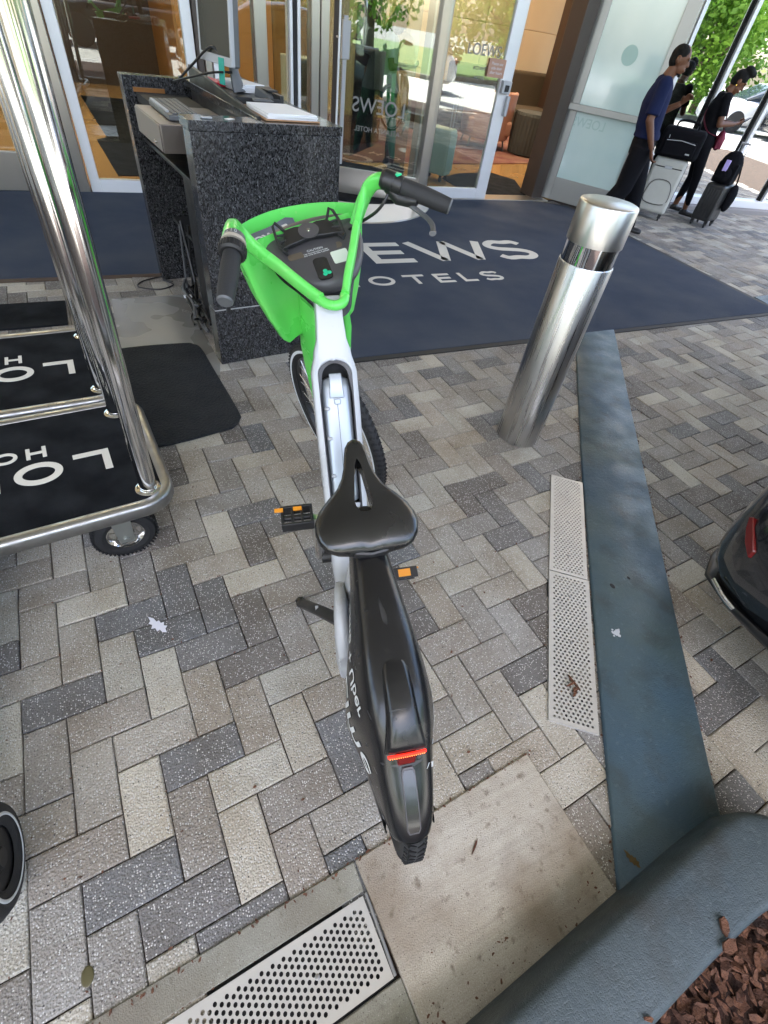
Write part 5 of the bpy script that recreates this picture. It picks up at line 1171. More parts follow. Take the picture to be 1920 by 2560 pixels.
for i in range(7):
    for j in range(4): st.b2((3.9+i*.95, 12.1, j*.82), (3.9+i*.95+.94, 12.25, j*.82+.81))
tag(obj('stone_clad_wall', st, K['stonew'], bevel=.004), 'cream stone clad wall seen through the open doorway', 'wall')
b = MB(); b.b2((9.10, 10.9, 0), (9.75, 11.5, TOP)); tag(obj('dark_lobby_column', b, K['brown'], bevel=.01), 'dark brown column deep in the lobby behind the sofa', 'column')
b = MB(); b.b2((1.2, 9.6, 0), (3.1, 9.9, TOP)); tag(obj('panelled_wall', b, K['wood']), 'orange wood panelled wall behind the revolving door', 'wall')
b = MB(); b.b2((-3.1, 12.6, 0), (1.15, 12.8, 2.2)); tag(obj('low_wood_wall', b, K['brown']), 'dark brown wall behind the left lobby windows', 'wall')
b = MB(); b.b2((-14, 6.6, TOP-.02), (22, 14, TOP+.1)); b.b2((-14, 6.08, TOP-.12), (22, 6.6, TOP-.02)); tag(obj('lobby_ceiling', b, K['stonew']), 'cream lobby ceiling above the glass front', 'ceiling')
for k, (x, y) in enumerate(((0, 8.2), (3.4, 9.0), (6.8, 8.6), (6.8, 11.2), (-1.8, 8.2))):
    b = MB(); b.b2((x-.5, y-.5, TOP-.06), (x+.5, y+.5, TOP-.025)); tag(obj('ceiling_light', b, K['lamp']), 'lit warm square ceiling light in the lobby', 'ceiling light', 'lobby ceiling lights')
def chair(loc, rz, m, label, w_=.75, name='armchair'):
    t = thing(name, label, name.replace('_', ' '), loc, rz)
    b = MB(); b.b2((-w_/2, -.35, .22), (w_/2, .35, .44)); obj('seat', b, m, t, bevel=.05, seg=4)
    rings = []
    for k in range(15):
        a = rad(200-220*k/14+0); c_, s_ = math.cos(a), math.sin(a); h = .82 if 0.1 < k/14 < .9 else .66
        rings.append([(c_*w_*.46, s_*.38, .16), (c_*w_*.55, s_*.46, .16), (c_*w_*.58, s_*.48, h), (c_*w_*.50, s_*.41, h+.01)])
    b = MB(); b.loft(rings); obj('curved_backrest', b, m, t, bevel=.02, smooth=60)
    for x in (-1, 1):
        for y in (-1, 1): b = MB(); b.tube([(x*w_*.36, y*.26, .22), (x*w_*.42, y*.32, .02)], .016, 8); obj('leg', b, K['grey'], t)
    return t
chair((6.35, 9.35, .012), rad(160), K['pink'], 'salmon pink rounded armchair beside the white framed door', .8)
chair((5.3, 9.6, .012), rad(200), K['brown'], 'dark brown armchair seen through the white framed glass door', .8)
t = thing('sofa', 'dark olive sofa in front of the cream stone wall', 'sofa', (8.2, 11.2, .012), rad(0))
b = MB(); b.b2((-1.4, -.4, .12), (1.2, .4, .45)); obj('seat', b, K['olive'], t, bevel=.06, seg=4); b = MB(); b.b2((-1.4, .41, .12), (1.2, .65, 1.0)); obj('backrest', b, K['olive'], t, bevel=.06, seg=4)
for x in (-1.52, 1.32): b = MB(); b.b2((x-.11, -.4, .12), (x+.11, .65, .68)); obj('armrest', b, K['olive'], t, bevel=.05, seg=4)
t = thing('round_stool', 'dark ribbed drum stool on the burgundy carpet', 'stool', (6.98, 8.80, .024))
prof = [(0, 0)]+[(.33+.01*(k % 2)+.00, .02+.0) for k in range(1)]+[(.335, .02), (.35, .2), (.35, .56), (.335, .60), (0, .60)]
b = MB(); rings = [[((r+(.007 if j % 2 else 0)*(r > .1))*math.cos(2*math.pi*j/72), (r+(.007 if j % 2 else 0)*(r > .1))*math.sin(2*math.pi*j/72), z) for j in range(72)] for r, z in prof[1:]]; b.loft(rings); obj('drum', b, K['stool'], t, smooth=0)
b = MB(); b.b2((2.35, 8.2, .012), (2.75, 8.6, .98)); tag(obj('white_plinth', b, mat('plinth_white', (.5, .5, .46), .5), bevel=.01), 'white plinth behind the revolving door glass', 'plinth')
# ------------------------------------------------------------ world behind the camera (seen in the glass and chrome)
def tree_mesh(seed, R_, H_):
    rg = random.Random(seed); mb = MB(); cl = []
    for k in range(26):
        a = rg.uniform(0, 6.28); q = rg.uniform(0, 1)**.5; z = rg.uniform(.24, 1.0); rr = R_*(1-.45*abs(z-.5)/.5)*q
        cl.append((rr*math.cos(a), rr*math.sin(a), (z*1.1-.12)*H_, rg.uniform(.28, .5)*R_))
    for (x, y, z, r) in cl:
        for k in range(230):
            u = Vector((rg.gauss(0, 1), rg.gauss(0, 1), rg.gauss(0, .8))).normalized()*r*rg.uniform(.65, 1.05)
            P = Vector((x, y, z))+u; s_ = rg.uniform(.06, .15)
            e1 = Vector((rg.gauss(0, 1), rg.gauss(0, 1), rg.gauss(0, 1))).normalized(); e2 = e1.orthogonal().normalized()
            mb.add([P+e1*s_, P+e2*s_*.6, P-e1*s_, P-e2*s_*.6], [(0, 1, 2, 3)])
    tr = MB(); tr.tube([(0, 0, 0), (.05, 0, H_*.35), (0, .08, H_*.75)], [R_*.09, R_*.07, R_*.03], 10)
    for x, y, z, r in cl[:9]: tr.tube([(0.03, 0, H_*.3), (x*.5, y*.5, z*.75), (x, y, z)], [R_*.04, R_*.03, R_*.012], 6)
    return mb, tr
protos = []
for k, (R_, H_) in enumerate(((2.6, 5.0), (2.2, 4.0))):
    cm_, tm_ = tree_mesh(k+1, R_, H_); t = thing('leafy_tree', 'x', 'tree'); c_ = obj('crown', cm_, K['foliage'], t, smooth=0); u_ = obj('trunk', tm_, K['bark'], t); protos.append((t, c_, u_))
places = [(13, -14, 0, 1.0), (17, -12, 1, 1.1), (20, -14.5, 0, 1.0), (24, -12.5, 1, 1.1), (28, -14, 0, 1.1), (32, -12.5, 0, 1.0), (36.5, -14, 1, 1.3), (41, -13, 0, 1.1), (8, -17, 1, 1.1), (3, -15, 0, 1.0), (-3, -17, 1, 1.2), (-9, -15, 0, 1.1), (49, -16, 0, 1.3)]
used = [0, 0]
for i, (x, y, k, s_) in enumerate(places):
    if not used[k]: t = protos[k][0]; used[k] = 1
    else:
        t = protos[k][0].copy(); COL.objects.link(t)
        for ch_ in protos[k][1:]: c_ = ch_.copy(); COL.objects.link(c_); c_.parent = t
    t.location = (x, y, -.05); t.scale = (s_,)*3; t.rotation_euler = (0, 0, i*1.3)
    tag(t, ('leafy tree mirrored behind the man in the navy shirt', 'broad leafy tree mirrored between the man and the woman', 'bright green tree mirrored above the woman with the phone', 'round green tree mirrored right of the woman', 'leafy tree mirrored near the right edge of the windows')[i] if i < 5 else 'leafy tree across the driveway, mirrored in the hotel glass', 'tree', 'trees mirrored in the windows')
b = MB(); b.b2((-60, -40, -.029), (90, -11.2, -.015)); struct('far_lawn', b, K['grass'], smooth=0)
b = MB(); b.b2((-60, -11.2, -.02), (90, -10.9, .10)); struct('far_kerb', b, K['gutter'], smooth=0)
for k, (y, w_) in enumerate(((-4.6, .12), (-7.6, .12))): b = MB(); b.b2((-40, y, -.0285), (90, y+w_, -.024)); struct('road_marking', b, K['letter'], smooth=0)
b = MB(); b.prism([(-50, -10.8), (90, -10.8), (90, -2.25), (-50, -2.25)], -.0295, -.0285); struct('pale_driveway', b, mat('pale_concrete_drive', (.42, .42, .41), .9, noise=(.6, .6, (.31, .33, .30))), smooth=0)
def far_car(loc, rz, m, label, h=1.0):
    t = thing('parked_car', label, 'car', loc, rz)
    b = MB(); b.loft([carring(x, w__, z0, z1*h) for x, w__, z0, z1 in ((-2.3, .7, .3, .7), (-2.2, .85, .22, .85), (-1.2, .9, .2, .98), (1, .9, .2, 1.0), (2.1, .85, .22, .95), (2.3, .7, .3, .8))]); obj('body', b, m, t, smooth=60)
    b = MB(); b.loft([carring(x, w__, .9*h, z1*h) for x, w__, z1 in ((-1.3, .7, .99), (-.5, .72, 1.42), (1.2, .72, 1.48), (1.9, .7, 1.3), (2.1, .66, 1.0))]); obj('cabin', b, K['carglass'], t, smooth=60)
    b = MB(); b.loft([carring(x, .60, 1.40*h, z1*h) for x, z1 in ((-.45, 1.44), (.3, 1.53), (1.2, 1.52), (1.7, 1.44))]); obj('roof', b, m, t, smooth=60)
    for x in (-1.45, 1.4):
        for y in (-.80, .80):
            b = MB(); M = Matrix.Translation((x, y, .33)) @ Matrix.Rotation(math.pi/2, 4, 'X'); b.lathe([(0, -.1), (.31, -.1), (.33, -.07), (.33, .07), (.31, .1), (0, .1)], 28, M); obj('wheel', b, K['rubber'], t)
    for y in (-.62, .62): b = MB(); b.ell((2.24, y, .78*h), (.07, .16, .10)); obj('tail_lamp', b, K['redlens'], t)
    return t
far_car((19.8, -5.2, -.03), rad(60), K['carpaint'], 'dark vehicle mirrored in the window behind the woman', 1.15)
far_car((8.2, -6.6, -.03), rad(10), K['carpaintw'], 'pale car on the driveway mirrored in the lobby door glass')
far_car((1.5, -7.8, -.03), rad(4), K['carpaint'], 'black car on the driveway mirrored in the left lobby window')
far_car((19, -8.2, -.03), rad(6), K['carpaintw'], 'pale car on the driveway mirrored in the farthest right window')
# ------------------------------------------------------------ people
def remesh(o, vox, sm=4):
    m_ = o.modifiers.new('r', 'REMESH'); m_.mode = 'VOXEL'; m_.voxel_size = vox; m_.use_smooth_shade = True
    if sm: s_ = o.modifiers.new('s', 'SMOOTH'); s_.iterations = sm; s_.factor = .5
def person(label, loc, rz, J, skin, clothes, hair, h=1.0):
    """J: joint dictionary (x right, y forward, z up)"""
    t = thing('person', label, 'person', loc, rz)
    V = {k: Vector(v) for k, v in J.items()}; b = MB()
    T_ = lambda pts, rs, seg=14, flat=None, up=None: b.tube([V[p] if isinstance(p, str) else Vector(p) for p in pts], rs, seg, flat=flat, up=up)
    hd_ = V['head']; fw = (V['face']-hd_); fw.normalize(); upv = (hd_-V['neck']).normalized(); sd_ = fw.cross(upv).normalized(); upv = sd_.cross(fw)
    HM = Matrix(((sd_.x, fw.x, upv.x, hd_.x), (sd_.y, fw.y, upv.y, hd_.y), (sd_.z, fw.z, upv.z, hd_.z), (0, 0, 0, 1)))
    b.ell((0, -.008, .018), (.072*h, .092*h, .098*h), HM, seg=20, ringn=14); b.ell((0, .026, -.045), (.052*h, .062*h, .065*h), HM)
    b.ell((0, .060, -.088), (.024, .022, .018), HM)                                     # chin
    b.loft([[(-.009, .078, .020), (.009, .078, .020), (.006, .088, .020), (-.006, .088, .020)], [(-.017, .080, -.022), (.017, .080, -.022), (.008, .112, -.018), (-.008, .112, -.018)], [(-.014, .078, -.030), (.014, .078, -.030), (.006, .10, -.028), (-.006, .10, -.028)]], M=HM)
    b.ell((0, .086, -.050), (.024, .012, .008), HM); b.ell((0, .085, -.061), (.021, .012, .008), HM)   # lips
    for s_ in (-1, 1): b.ell((s_*.072*h, -.010, -.005), (.010, .019, .031), HM); b.ell((s_*.03, .076, .032), (.022, .013, .008), HM)
    b.tube([V['head']-upv*.06-fw*.01, V['neck']], [.052*h, .056*h], 14)
    ch, wa, hp = V['chest'], V['waist'], V['hip']
    sx = (V['shR']-V['shL']).normalized()
    def ring(c, a_, d_, n=20): fy = Vector((0, 0, 1)).cross(sx).normalized(); return [c+sx*a_*math.cos(2*math.pi*k/n)+fy*d_*math.sin(2*math.pi*k/n) for k in range(n)]
    tors = [(V['neck']+Vector((0, 0, -.01)), .07, .06), (ch+(V['neck']-ch)*.75, .14, .085), (ch+(V['neck']-ch)*.4, .175, .105), (ch, .165, .115), (wa, .135, .105), (hp, .160, .115), (hp-Vector((0, 0, .10)), .145, .105)]
    b.loft([ring(c, a_*h, d_*h) for c, a_, d_ in tors])
    for s_ in 'LR':
        T_(['sh'+s_, 'el'+s_], [.050*h, .038*h]); T_(['el'+s_, 'wr'+s_], [.040*h, .025*h]); b.ell(tuple(V['sh'+s_]), (.055*h,)*3); b.ell(tuple(V['el'+s_]), (.039*h,)*3)
        T_(['hp'+s_, 'kn'+s_, 'an'+s_], [.085*h, .056*h, .038*h]); b.ell(tuple(V['kn'+s_]), (.056*h,)*3)
        W_ = V['wr'+s_]; H_ = V['ha'+s_]; d_ = (H_-W_).normalized(); cv = V['cu'+s_].normalized(); cv = (cv-d_*cv.dot(d_)).normalized(); wdt = d_.cross(cv)
        b.tube([W_-d_*.01, W_+d_*.045, W_+d_*.09], [.021, .030, .030], 12, flat=.55, up=cv)
        for k in range(4):
            off = wdt*(-.027+.018*k); L_ = (.062, .072, .068, .054)[k]; P0_ = W_+d_*.085+off
            b.tube([P0_, P0_+d_*L_*.45+cv*.006, P0_+d_*L_*.7+cv*.026, P0_+d_*L_*.75+cv*.046], [.0088, .0082, .0075, .0065], 8)
        s2 = 1 if s_ == 'R' else -1
        P0_ = W_+d_*.03-wdt*.026; b.tube([P0_, P0_+d_*.03-wdt*.022+cv*.008, P0_+d_*.055-wdt*.014+cv*.026], [.0115, .0095, .0080], 8)
    body = obj('body', b, skin, t, smooth=80); remesh(body, .0065, 3)
    for s_ in (-1, 1):
        e_ = MB(); e_.ell((s_*.029, .0815, .018), (.012, .006, .0065), HM, seg=12, ringn=8); obj('eye', e_, K['brown'], t)
    hair(t, HM, h)
    for nm, m_, tubes, vox in clothes(V, ring, h):
        c_ = MB()
        for q in tubes: 
            if q[0] == 'L': c_.loft(q[1])
            elif q[0] == 'E': c_.ell(*q[1])
            else: c_.tube([V[p] if isinstance(p, str) else Vector(p) for p in q[1]], q[2], 16, flat=q[3] if len(q) > 3 else None, up=q[4] if len(q) > 4 else None)
        o = obj(nm, c_, m_, t, smooth=80); remesh(o, vox, 5)
    return t
def shoes(V, s_, fwd, h=1.0):
    a = V['an'+s_]; f_ = Vector(fwd).normalized(); z0 = a.z-.075
    return [('T', [a+Vector((0, 0, .01)), a+Vector((0, 0, -.035))], [.042, .045]), ('T', [Vector((a.x, a.y, z0+.038))-f_*.055, Vector((a.x, a.y, z0+.036))+f_*.05, Vector((a.x, a.y, z0+.030))+f_*.15, Vector((a.x, a.y, z0+.026))+f_*.19], [.036, .042, .042, .030], .75, (0, 0, 1))]
# the man: faces image-right, stands at (5.31, 4.74); front foot forward
def hair_short(t, HM, h):
    b = MB(); b.ell((0, -.014, .030), (.0745*h, .092*h, .086*h), HM, seg=20, ringn=14); b.ell((0, -.030, .0), (.072*h, .072*h, .080*h), HM)
    o = obj('hair', b, K['hair'], t, smooth=80); remesh(o, .008, 1)
    b = MB(); b.ell((0, .066, -.094), (.024, .016, .018), HM); b.ell((0, .045, -.092), (.034, .026, .010), HM); obj('beard', b, K['hair'], t)
def clothes_man(V, ring, h):
    ch, wa, hp = V['chest'], V['waist'], V['hip']; nk = V['neck']
    shirt = [('L', [ring(nk+Vector((0, -.005, .008)), .062, .058), ring(nk+Vector((0, 0, -.02)), .09, .075), ring(ch+(nk-ch)*.72, .160, .10), ring(ch+(nk-ch)*.4, .195, .122), ring(ch, .185, .132), ring(wa, .165, .128), ring(hp+Vector((0, 0, .08)), .176, .134), ring(hp+Vector((0, 0, .035)), .180, .138)])]
    for s_ in 'LR':
        a, e = V['sh'+s_], V['el'+s_]; shirt.append(('T', [a+(a-e)*.05, a+(e-a)*.45, a+(e-a)*.86], [.066, .068, .073])); shirt.append(('E', (tuple(a), (.070, .070, .070))))
    tr = [('L', [ring(hp+Vector((0, 0, .06)), .150, .118), ring(hp, .165, .125), ring(hp-Vector((0, 0, .12)), .16, .118)])]
    for s_ in 'LR': tr.append(('T', ['hp'+s_, V['hp'+s_]+(V['kn'+s_]-V['hp'+s_])*.5, 'kn'+s_, V['kn'+s_]+(V['an'+s_]-V['kn'+s_])*.5, V['an'+s_]+Vector((0, .01, -.03))], [.112, .108, .096, .094, .088]))
    return [('polo_shirt', K['navy'], shirt, .010), ('trousers', K['cblack'], tr, .011), ('shoe', K['black'], shoes(V, 'L', (.1, 1, 0)), .008), ('shoe', K['black'], shoes(V, 'R', (.1, 1, 0)), .008)]
JM = dict(head=(0, .020, 1.575), face=(.02, .120, 1.555), neck=(0, -.035, 1.435), chest=(0, -.045, 1.22), waist=(0, -.02, 1.02), hip=(0, 0, .90),
          shL=(-.190, -.045, 1.385), shR=(.190, -.045, 1.385), elR=(.228, -.055, 1.10), wrR=(.215, .075, .875), haR=(.210, .11, .80), cuR=(-.2, .9, .1),
          elL=(-.26, .02, 1.12), wrL=(-.20, .22, 1.25), haL=(-.15, .28, 1.33), cuL=(.8, .3, 0),
          hpL=(-.09, .0, .86), hpR=(.09, 0, .86), knL=(-.10, .12, .49), knR=(.10, -.03, .47), anL=(-.11, .20, .085), anR=(.10, -.22, .085))
JM = {k: (v[0], v[1], v[2]*.968 if v[2] > .3 and not k.startswith('cu') else v[2]) for k, v in JM.items()}
pm_ = person('man in navy polo shirt and black trousers holding a pen before the frosted door', (5.31, 4.74, .012), rad(-132), JM, K['skin'], clothes_man, hair_short)
b = MB(); b.tube([(.19, .13, .80), (.17, .08, .84)], .005, 8); pen = tag(obj('pen', b, K['paper']), 'white pen in the hand of the man in the navy shirt', 'pen'); pen.matrix_world = pm_.matrix_basis
# the woman with the phone
def hair_bun(t, HM, h):
    b = MB(); b.ell((0, -.016, .036), (.079*h, .098*h, .090*h), HM, seg=20, ringn=14); b.ell((0, -.035, .0), (.074*h, .074*h, .085*h), HM); b.ell((0, .005, .125), (.062, .072, .05), HM); b.ell((0, .055, .135), (.04, .04, .032), HM)
    o = obj('hair', b, K['hair'], t, smooth=80); remesh(o, .009, 1)
    b = MB(); b.ell((.074, -.004, -.045), (.004, .008, .010), HM); obj('earring', b, mat('gold', (.7, .45, .1), .2, 1), t)
def clothes_woman(V, ring, h):
    ch, wa, hp = V['chest'], V['waist'], V['hip']; nk = V['neck']
    shirt = [('L', [ring(nk+Vector((0, -.01, -.01)), .078*h, .068*h), ring(ch+(nk-ch)*.72, .150*h, .098*h), ring(ch+(nk-ch)*.35, .180*h, .125*h), ring(ch, .170*h, .130*h), ring(wa, .150*h, .118*h), ring(hp+Vector((0, 0, .0)), .178*h, .135*h), ring(hp-Vector((0, 0, .05)), .18*h, .138*h)])]
    for s_ in 'LR':
        a, e = V['sh'+s_], V['el'+s_]; shirt.append(('T', [a+(a-e)*.05, a+(e-a)*.4, a+(e-a)*.70], [.060*h, .058*h, .060*h])); shirt.append(('E', (tuple(a), (.066*h,)*3)))
    tr = [('L', [ring(hp+Vector((0, 0, .06)), .14*h, .11*h), ring(hp, .168*h, .128*h), ring(hp-Vector((0, 0, .11)), .165*h, .125*h)])]
    for s_ in 'LR': tr.append(('T', ['hp'+s_, 'kn'+s_, V['kn'+s_]+(V['an'+s_]-V['kn'+s_])*.4, V['an'+s_]+Vector((0, 0, .05))], [.096*h, .064*h, .058*h, .042*h]))
    return [('t_shirt', K['cblack'], shirt, .010), ('leggings', K['cblack'], tr, .010), ('shoe', K['black'], shoes(V, 'L', (.1, 1, 0)), .008), ('shoe', K['black'], shoes(V, 'R', (.25, 1, 0)), .008)]
k_ = .90
JW = dict(head=(0, .01, 1.50), face=(.01, .095, 1.450), neck=(0, -.075, 1.39), chest=(0, -.10, 1.19), waist=(0, -.085, 1.0), hip=(0, -.055, .88),
          shL=(-.160, -.08, 1.335), shR=(.160, -.08, 1.335), elR=(.21, -.03, 1.08), wrR=(.07, .20, 1.10), haR=(.01, .28, 1.12), cuR=(-.5, 0, .8),
          elL=(-.21, -.02, 1.08), wrL=(-.07, .21, 1.10), haL=(.0, .28, 1.11), cuL=(.5, 0, .8),
          hpL=(-.085, -.05, .84), hpR=(.085, -.05, .84), knL=(-.11, .03, .47), knR=(.09, .05, .47), anL=(-.17, .0, .085), anR=(.10, .10, .085))
JW = {k: (v[0]*k_, v[1]*k_, v[2]*.965-.0) for k, v in JW.items()}
JW['anL'] = (JW['anL'][0], JW['anL'][1], .085); JW['anR'] = (JW['anR'][0], JW['anR'][1], .085)
WP = (7.32, 5.48, 0.0); WR = rad(-128)
pw = person('woman in black T-shirt and leggings looking down at her phone beside the window', WP, WR, JW, K['skin'], clothes_woman, hair_bun, .92)
b = MB(); b.box((.0, .275, 1.115), (.07, .012, .14), Matrix.Translation((0, .0, .0))); ph = tag(obj('phone', b, K['black'], bevel=.004), 'black phone held by the woman in the black T-shirt', 'phone')
ph.matrix_world = pw.matrix_basis @ Matrix.Translation((0, .29, 1.10)) @ Matrix.Rotation(rad(-50), 4, 'X') @ Matrix.Translation((0, -.275, -1.115))
t = thing('shoulder_bag', 'maroon crossbody bag on a wide strap over the black T-shirt', 'bag', WP, WR)
b = MB(); b.ell((.06, .10, .88), (.10, .05, .11)); b.b2((-.02, .06, .80), (.14, .14, .92)); o = obj('pouch', b, K['maroon'], t, smooth=80); remesh(o, .010, 4)
b = MB(); b.tube(smoothpath3([(.05, .105, .96), (.02, .065, 1.10), (-.03, .035, 1.22), (-.07, -.04, 1.315), (-.06, -.14, 1.24), (.03, -.215, 1.1), (.13, -.11, .95), (.11, .06, .92)]), .019, 8, flat=.25, up=(0, 1, 0)); obj('strap', b, K['maroon'], t)
# a guest inside, behind the door glass
def clothes_in(V, ring, h):
    r_ = clothes_woman(V, ring, h); r_[0] = ('t_shirt', K['whitecloth'], r_[0][2], .012); r_[1] = ('green_trousers', K['greencloth'], r_[1][2], .012); return r_
def hair_long(t, HM, h):
    b = MB(); b.ell((0, -.016, .036), (.080*h, .10*h, .090*h), HM, seg=20, ringn=14); b.ell((0, -.06, -.10), (.075, .05, .17), HM); o = obj('hair', b, K['hair'], t, smooth=80); remesh(o, .010, 1)
person('woman in white T-shirt and green trousers inside the revolving door', (3.42, 7.25, .03), rad(-120), JW, K['skin'], clothes_in, hair_long, .92)
def suitcase(name, label, loc, rz, w_, d_, h_, m, soft=True, tilt=0, group=None, ribs=False, handle=.0):
    t = thing(name, label, 'suitcase', loc, rz, group); z0 = .075
    b = MB(); b.b2((-w_/2, -d_/2, z0), (w_/2, d_/2, z0+h_)); obj('shell', b, m, t, bevel=.045 if soft else .03, seg=5)
    b = MB()
    if ribs:
        for k in range(7): x = -w_/2+w_*(k+.5)/7; b.b2((x-.010, -d_/2-.008, z0+.05), (x+.010, d_/2+.008, z0+h_-.05))
        obj('ribs', b, m, t, bevel=.006)
    else:
        b.prism([(v.x, v.y) for v in _closed([(-w_*.32, .12), (w_*.32, .12), (w_*.36, h_*.45), (w_*.2, h_*.60), (-w_*.2, h_*.60), (-w_*.36, h_*.45)], 4)], 0, .022, Matrix.Translation((0, d_/2-.002, z0)) @ Matrix.Rotation(math.pi/2, 4, 'X') @ Matrix.Rotation(0, 4, 'Y') @ Matrix.Diagonal((1, 1, -1, 1)))
        obj('front_pocket', b, m, t, bevel=.008)
        b = MB(); P = [(v.x, v.y) for v in _closed([(-w_*.33, .12), (w_*.33, .12), (w_*.37, h_*.45), (w_*.2, h_*.61), (-w_*.2, h_*.61), (-w_*.37, h_*.45)], 4)]
        b.tube([(x, d_/2+.021, z0+z) for x, z in P], .004, 6); b.tube([(-w_*.42, d_/2+.001, z0+h_*.84), (w_*.42, d_/2+.001, z0+h_*.84)], .006, 6)
        for s_ in (-1, 1): b.tube([(s_*(w_/2+.0), d_*.22, z0+.04), (s_*(w_/2+.0), d_*.22, z0+h_-.05)], .006, 6)
        obj('zip', b, K['black'], t)
        b = MB(); b.b2((-.045, d_/2-.002, z0+h_*.82), (.045, d_/2+.01, z0+h_*.875)); obj('badge', b, K['lgrey'], t, bevel=.003)
    for x in (-1, 1):
        for y in (-1, 1):
            b = MB(); M = Matrix.Translation((x*w_*.38, y*d_*.34, .028)) @ Matrix.Rotation(math.pi/2, 4, 'Y'); b.lathe([(0, -.011), (.024, -.011), (.028, -.006), (.028, .006), (.024, .011), (0, .011)], 18, M); b.b2((x*w_*.38-.02, y*d_*.34-.014, .03), (x*w_*.38+.02, y*d_*.34+.014, z0+.004)); obj('caster', b, K['black'], t)
    if handle:
        b = MB()
        for s_ in (-1, 1): b.tube([(s_*w_*.22, -d_*.35, z0+h_-.02), (s_*w_*.22, -d_*.35, z0+h_+handle)], .006, 8)
        b.tube([(-w_*.24, -d_*.35, z0+h_+handle), (w_*.24, -d_*.35, z0+h_+handle)], .011, 8); obj('telescopic_handle', b, K['lgrey'], t)
    return t
GRZ = math.atan2(-.61, .79)+0
GZ = rad(-52)
suitcase('grey_suitcase', 'grey fabric suitcase with a rounded front pocket under the black bag', (6.60, 5.33, 0), rad(128), .40, .26, .60, K['greycase'])
t = thing('travel_bag', 'black travel bag with silver zips lying on top of the grey suitcase', 'bag', (6.585, 5.30, .68), rad(128))
b = MB(); b.b2((-.25, -.15, 0), (.25, .15, .30)); obj('body', b, K['cblack'], t, bevel=.05, seg=4)
b = MB(); b.b2((-.19, .148, .03), (.19, .18, .19)); obj('front_pocket', b, K['cblack'], t, bevel=.012)
b = MB(); b.tube([(-.17, .183, .17), (.0, .183, .185), (.17, .183, .17)], .004, 6); b.tube([(.16, .16, .22), (.15, .17, .15)], .004, 6); obj('zip', b, K['lgrey'], t)
b = MB(); b.tube(smoothpath3([(-.13, .05, .29), (-.10, .05, .36), (.10, .05, .36), (.13, .05, .29)]), .012, 8); obj('handle', b, K['cblack'], t)
b = MB(); b.b2((-.15, .1805, .06), (-.10, .1825, .075)); obj('badge', b, K['lgrey'], t)
suitcase('black_suitcase', 'small ribbed black hard suitcase nearest the window under a backpack', (7.30, 4.98, 0), rad(128-20), .24, .36, .42, K['black'], soft=False, ribs=True, handle=.42)
t = thing('backpack', 'black backpack with a lilac tag strapped on the ribbed black suitcase', 'backpack', (7.28, 4.98, .50), rad(108))
b = MB(); b.ell((0, .0, .16), (.145, .11, .19)); b.b2((-.125, -.09, 0.0), (.125, .09, .22)); o = obj('body', b, K['cblack'], t, smooth=80); remesh(o, .012, 6)
b = MB(); b.ell((0, .105, .10), (.095, .04, .085)); obj('front_pocket', b, K['cblack'], t)
b = MB(); b.b2((-.025, .125, .10), (.035, .140, .25)); obj('lilac_tag', b, mat('lilac', (.45, .36, .75), .5), t, bevel=.01)
b = MB(); b.tube(smoothpath3([(-.12, .0, .25), (-.15, -.10, .05), (-.15, -.16, -.08)]), .012, 8, flat=.3); obj('strap', b, K['cblack'], t)
b = MB(); b.ell((0, 0, 0), (.075, .06, .15)); b.ell((0, 0, -.03), (.07, .055, .14)); o = tag(obj('neck_pillow', b, K['cblack'], smooth=80), 'black neck pillow hanging on the side of the ribbed suitcase', 'pillow'); o.location = (7.44, 4.86, .36); remesh(o, .010, 4)
suitcase('mint_suitcase', 'pale mint hard suitcase seen through the white framed door glass', (4.0, 6.85, .012), rad(35), .22, .36, .50, K['mint'], soft=False, ribs=True, handle=.3)
# ------------------------------------------------------------ fallen bits
rg = random.Random(11)
def bit(name, label, cat, P, m, w_=1, group=None):
    b = MB(); ch2 = random.Random(hash(name+label) % 1000 if False else len(label)*7+int(P[0]*1000) % 97); chip(b, *P, rng=ch2, flat=.25); return tag(obj(name, b, m, smooth=0), label, cat, group)
bit('bark_piece', 'long brown bark piece lying on the kerb near the mulch', 'bark', (.905, -.335, .136, .045, .022, .007), K['chip'])
bit('bark_piece', 'diamond shaped pink brown bark piece on the kerb edge', 'bark', (.885, -.365, .137, .045, .030, .006), K['chip'])
bit('bark_piece', 'small bark piece on the lower part of the kerb', 'bark', (.62, -.37, .136, .024, .012, .004), K['chip'])
bit('bark_piece', 'thin stick of bark on the concrete slab right of the rear tyre', 'bark', (.475, .030, .006, .045, .006, .003), K['mulch'])
t = thing('shredded_bark', 'shredded orange bark on the perforated drain cover by the blue border', 'bark', (1.025, .290, .010))
for k in range(7): b = MB(); chip(b, rg.uniform(-.02, .02), rg.uniform(-.03, .03), rg.uniform(0, .006), rg.uniform(.03, .06), .009, .003, rng=rg); obj('shred', b, K['chip'], t, smooth=0)
b = MB(); lp = [(.002, -.052), (.010, -.034), (.024, -.030), (.016, -.018), (.028, -.006), (.017, .000), (.021, .016), (.011, .018), (.014, .040), (.006, .064), (-.002, .040), (-.014, .036), (-.009, .020), (-.024, .010), (-.012, .000), (-.018, -.018), (-.006, -.020), (-.008, -.036)]
b.prism([(x*.8, y*.8) for x, y in lp], 0, .0012); o = tag(obj('white_leaf', b, mat('white_torn_paper', (.62, .62, .68), .7)), 'white torn paper leaf on the bricks below the cart wheel', 'paper scrap'); o.location = (-.205, .985, .003); o.rotation_euler = (rad(3), 0, rad(35))
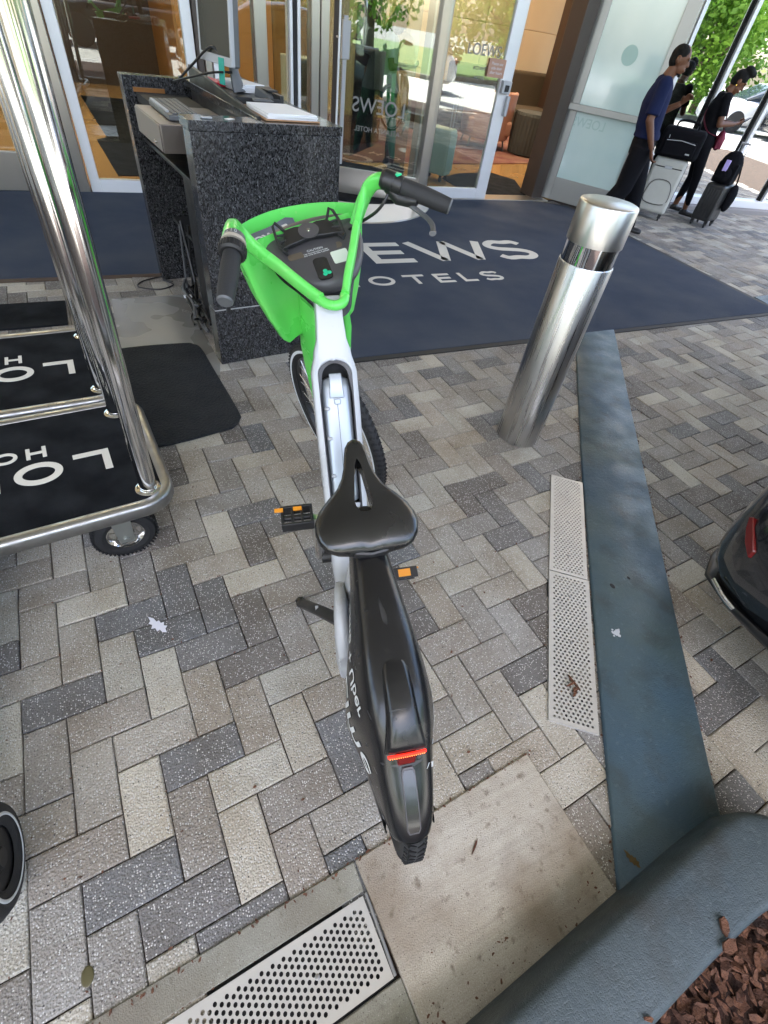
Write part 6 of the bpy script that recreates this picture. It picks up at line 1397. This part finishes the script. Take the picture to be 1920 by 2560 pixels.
b = MB(); b.prism([(x*.45, y*.5) for x, y in lp], 0, .0012); o = tag(obj('fallen_leaf', b, mat('yellow_brown_leaf', (.10, .065, .02), .7)), 'yellow brown leaf in the shade where border and kerb meet', 'leaf'); o.location = (.86, -.165, .019); o.rotation_euler = (rad(10), 0, .4)
b = MB(); b.ell((0, 0, 0), (.013, .018, .0015)); o = tag(obj('olive_spot', b, mat('olive_seed', (.08, .07, .03), .4)), 'flat olive brown seed pod on the dark brick near the left edge', 'seed pod'); o.location = (-.435, .167, .002)
b = MB(); 
for q_, (px_, py_, pr_) in enumerate(((0, 0, .012), (.012, .006, .009), (-.010, .008, .007), (.004, -.012, .006), (-.016, -.004, .004), (.022, .010, .003), (-.004, .018, .004))):
    pl = [(px_+pr_*math.cos(a*.35)*rg.uniform(.6, 1.15), py_+pr_*math.sin(a*.35)*rg.uniform(.6, 1.15)) for a in range(18)]; b.prism(pl, 0, .0004+.00006*q_)
if True: pass
b.v = b.v; o = tag(obj('white_paint_patch', b, mat('paint_fleck', (.42, .45, .50), .7), smooth=0), 'pale chipped patch on the blue border beside the drain cover', 'paint patch'); o.location = (1.326, .387, .0163)
for k, (x, y, z, r) in enumerate(((1.470, .562, .0162, .009), (1.569, .570, .0162, .006))):
    b = MB(); b.ell((0, 0, 0), (r, r*1.4, .0006)); o = tag(obj('gum_spot', b, K['blackm']), 'dark gum spot on the blue border' if k == 0 else 'smaller dark gum spot on the blue border, right of the other', 'gum spot'); o.location = (x, y, z)
db = MB()
for k in range(1300):
    i = rg.randint(-14, 40); j = rg.randint(-4, 34)
    P = latp(i+(rg.random() if rg.random() < .7 else 0), j+(0 if rg.random() < .6 else rg.random()))
    if P[1] < -.02 or P[1] > 2.3: continue
    if beamx(P[1], BL)-.03 < P[0] < beamx(P[1], BR)+.03: continue
    if P[0] > 1.2 and rg.random() < .5: continue
    L_ = rg.uniform(.003, .011)*(1.5 if rg.random() < .15 else 1)*(1.2 if P[1] < .4 else 1); chip(db, P[0], P[1], .0015, L_, L_*rg.uniform(.3, .7), .0012, rng=rg, flat=.4)
for k in range(120):
    x = rg.uniform(-.55, .77); P = (x, .128+(x-.17)*.0703+rg.gauss(0, .004)) if rg.random() < .75 else (rg.uniform(.2, .8), -.235+.06*rg.random()+abs(rg.gauss(0, .03)))
    L_ = rg.uniform(.004, .014); chip(db, P[0], P[1], .0045, L_, L_*rg.uniform(.3, .6), .0015, rng=rg, flat=.4)
for k in range(120):
    y = rg.uniform(-.15, 1.6); P = ((beamx(y, BR)+.012) if rg.random() < .6 else (beamx(y, BL)-.006), y); L_ = rg.uniform(.004, .013); chip(db, P[0]+rg.gauss(0, .005), P[1], .001, L_, L_*.5, .002, rng=rg, flat=.4)
struct('leaf_litter', db, K['chip'], kind='stuff', smooth=0)
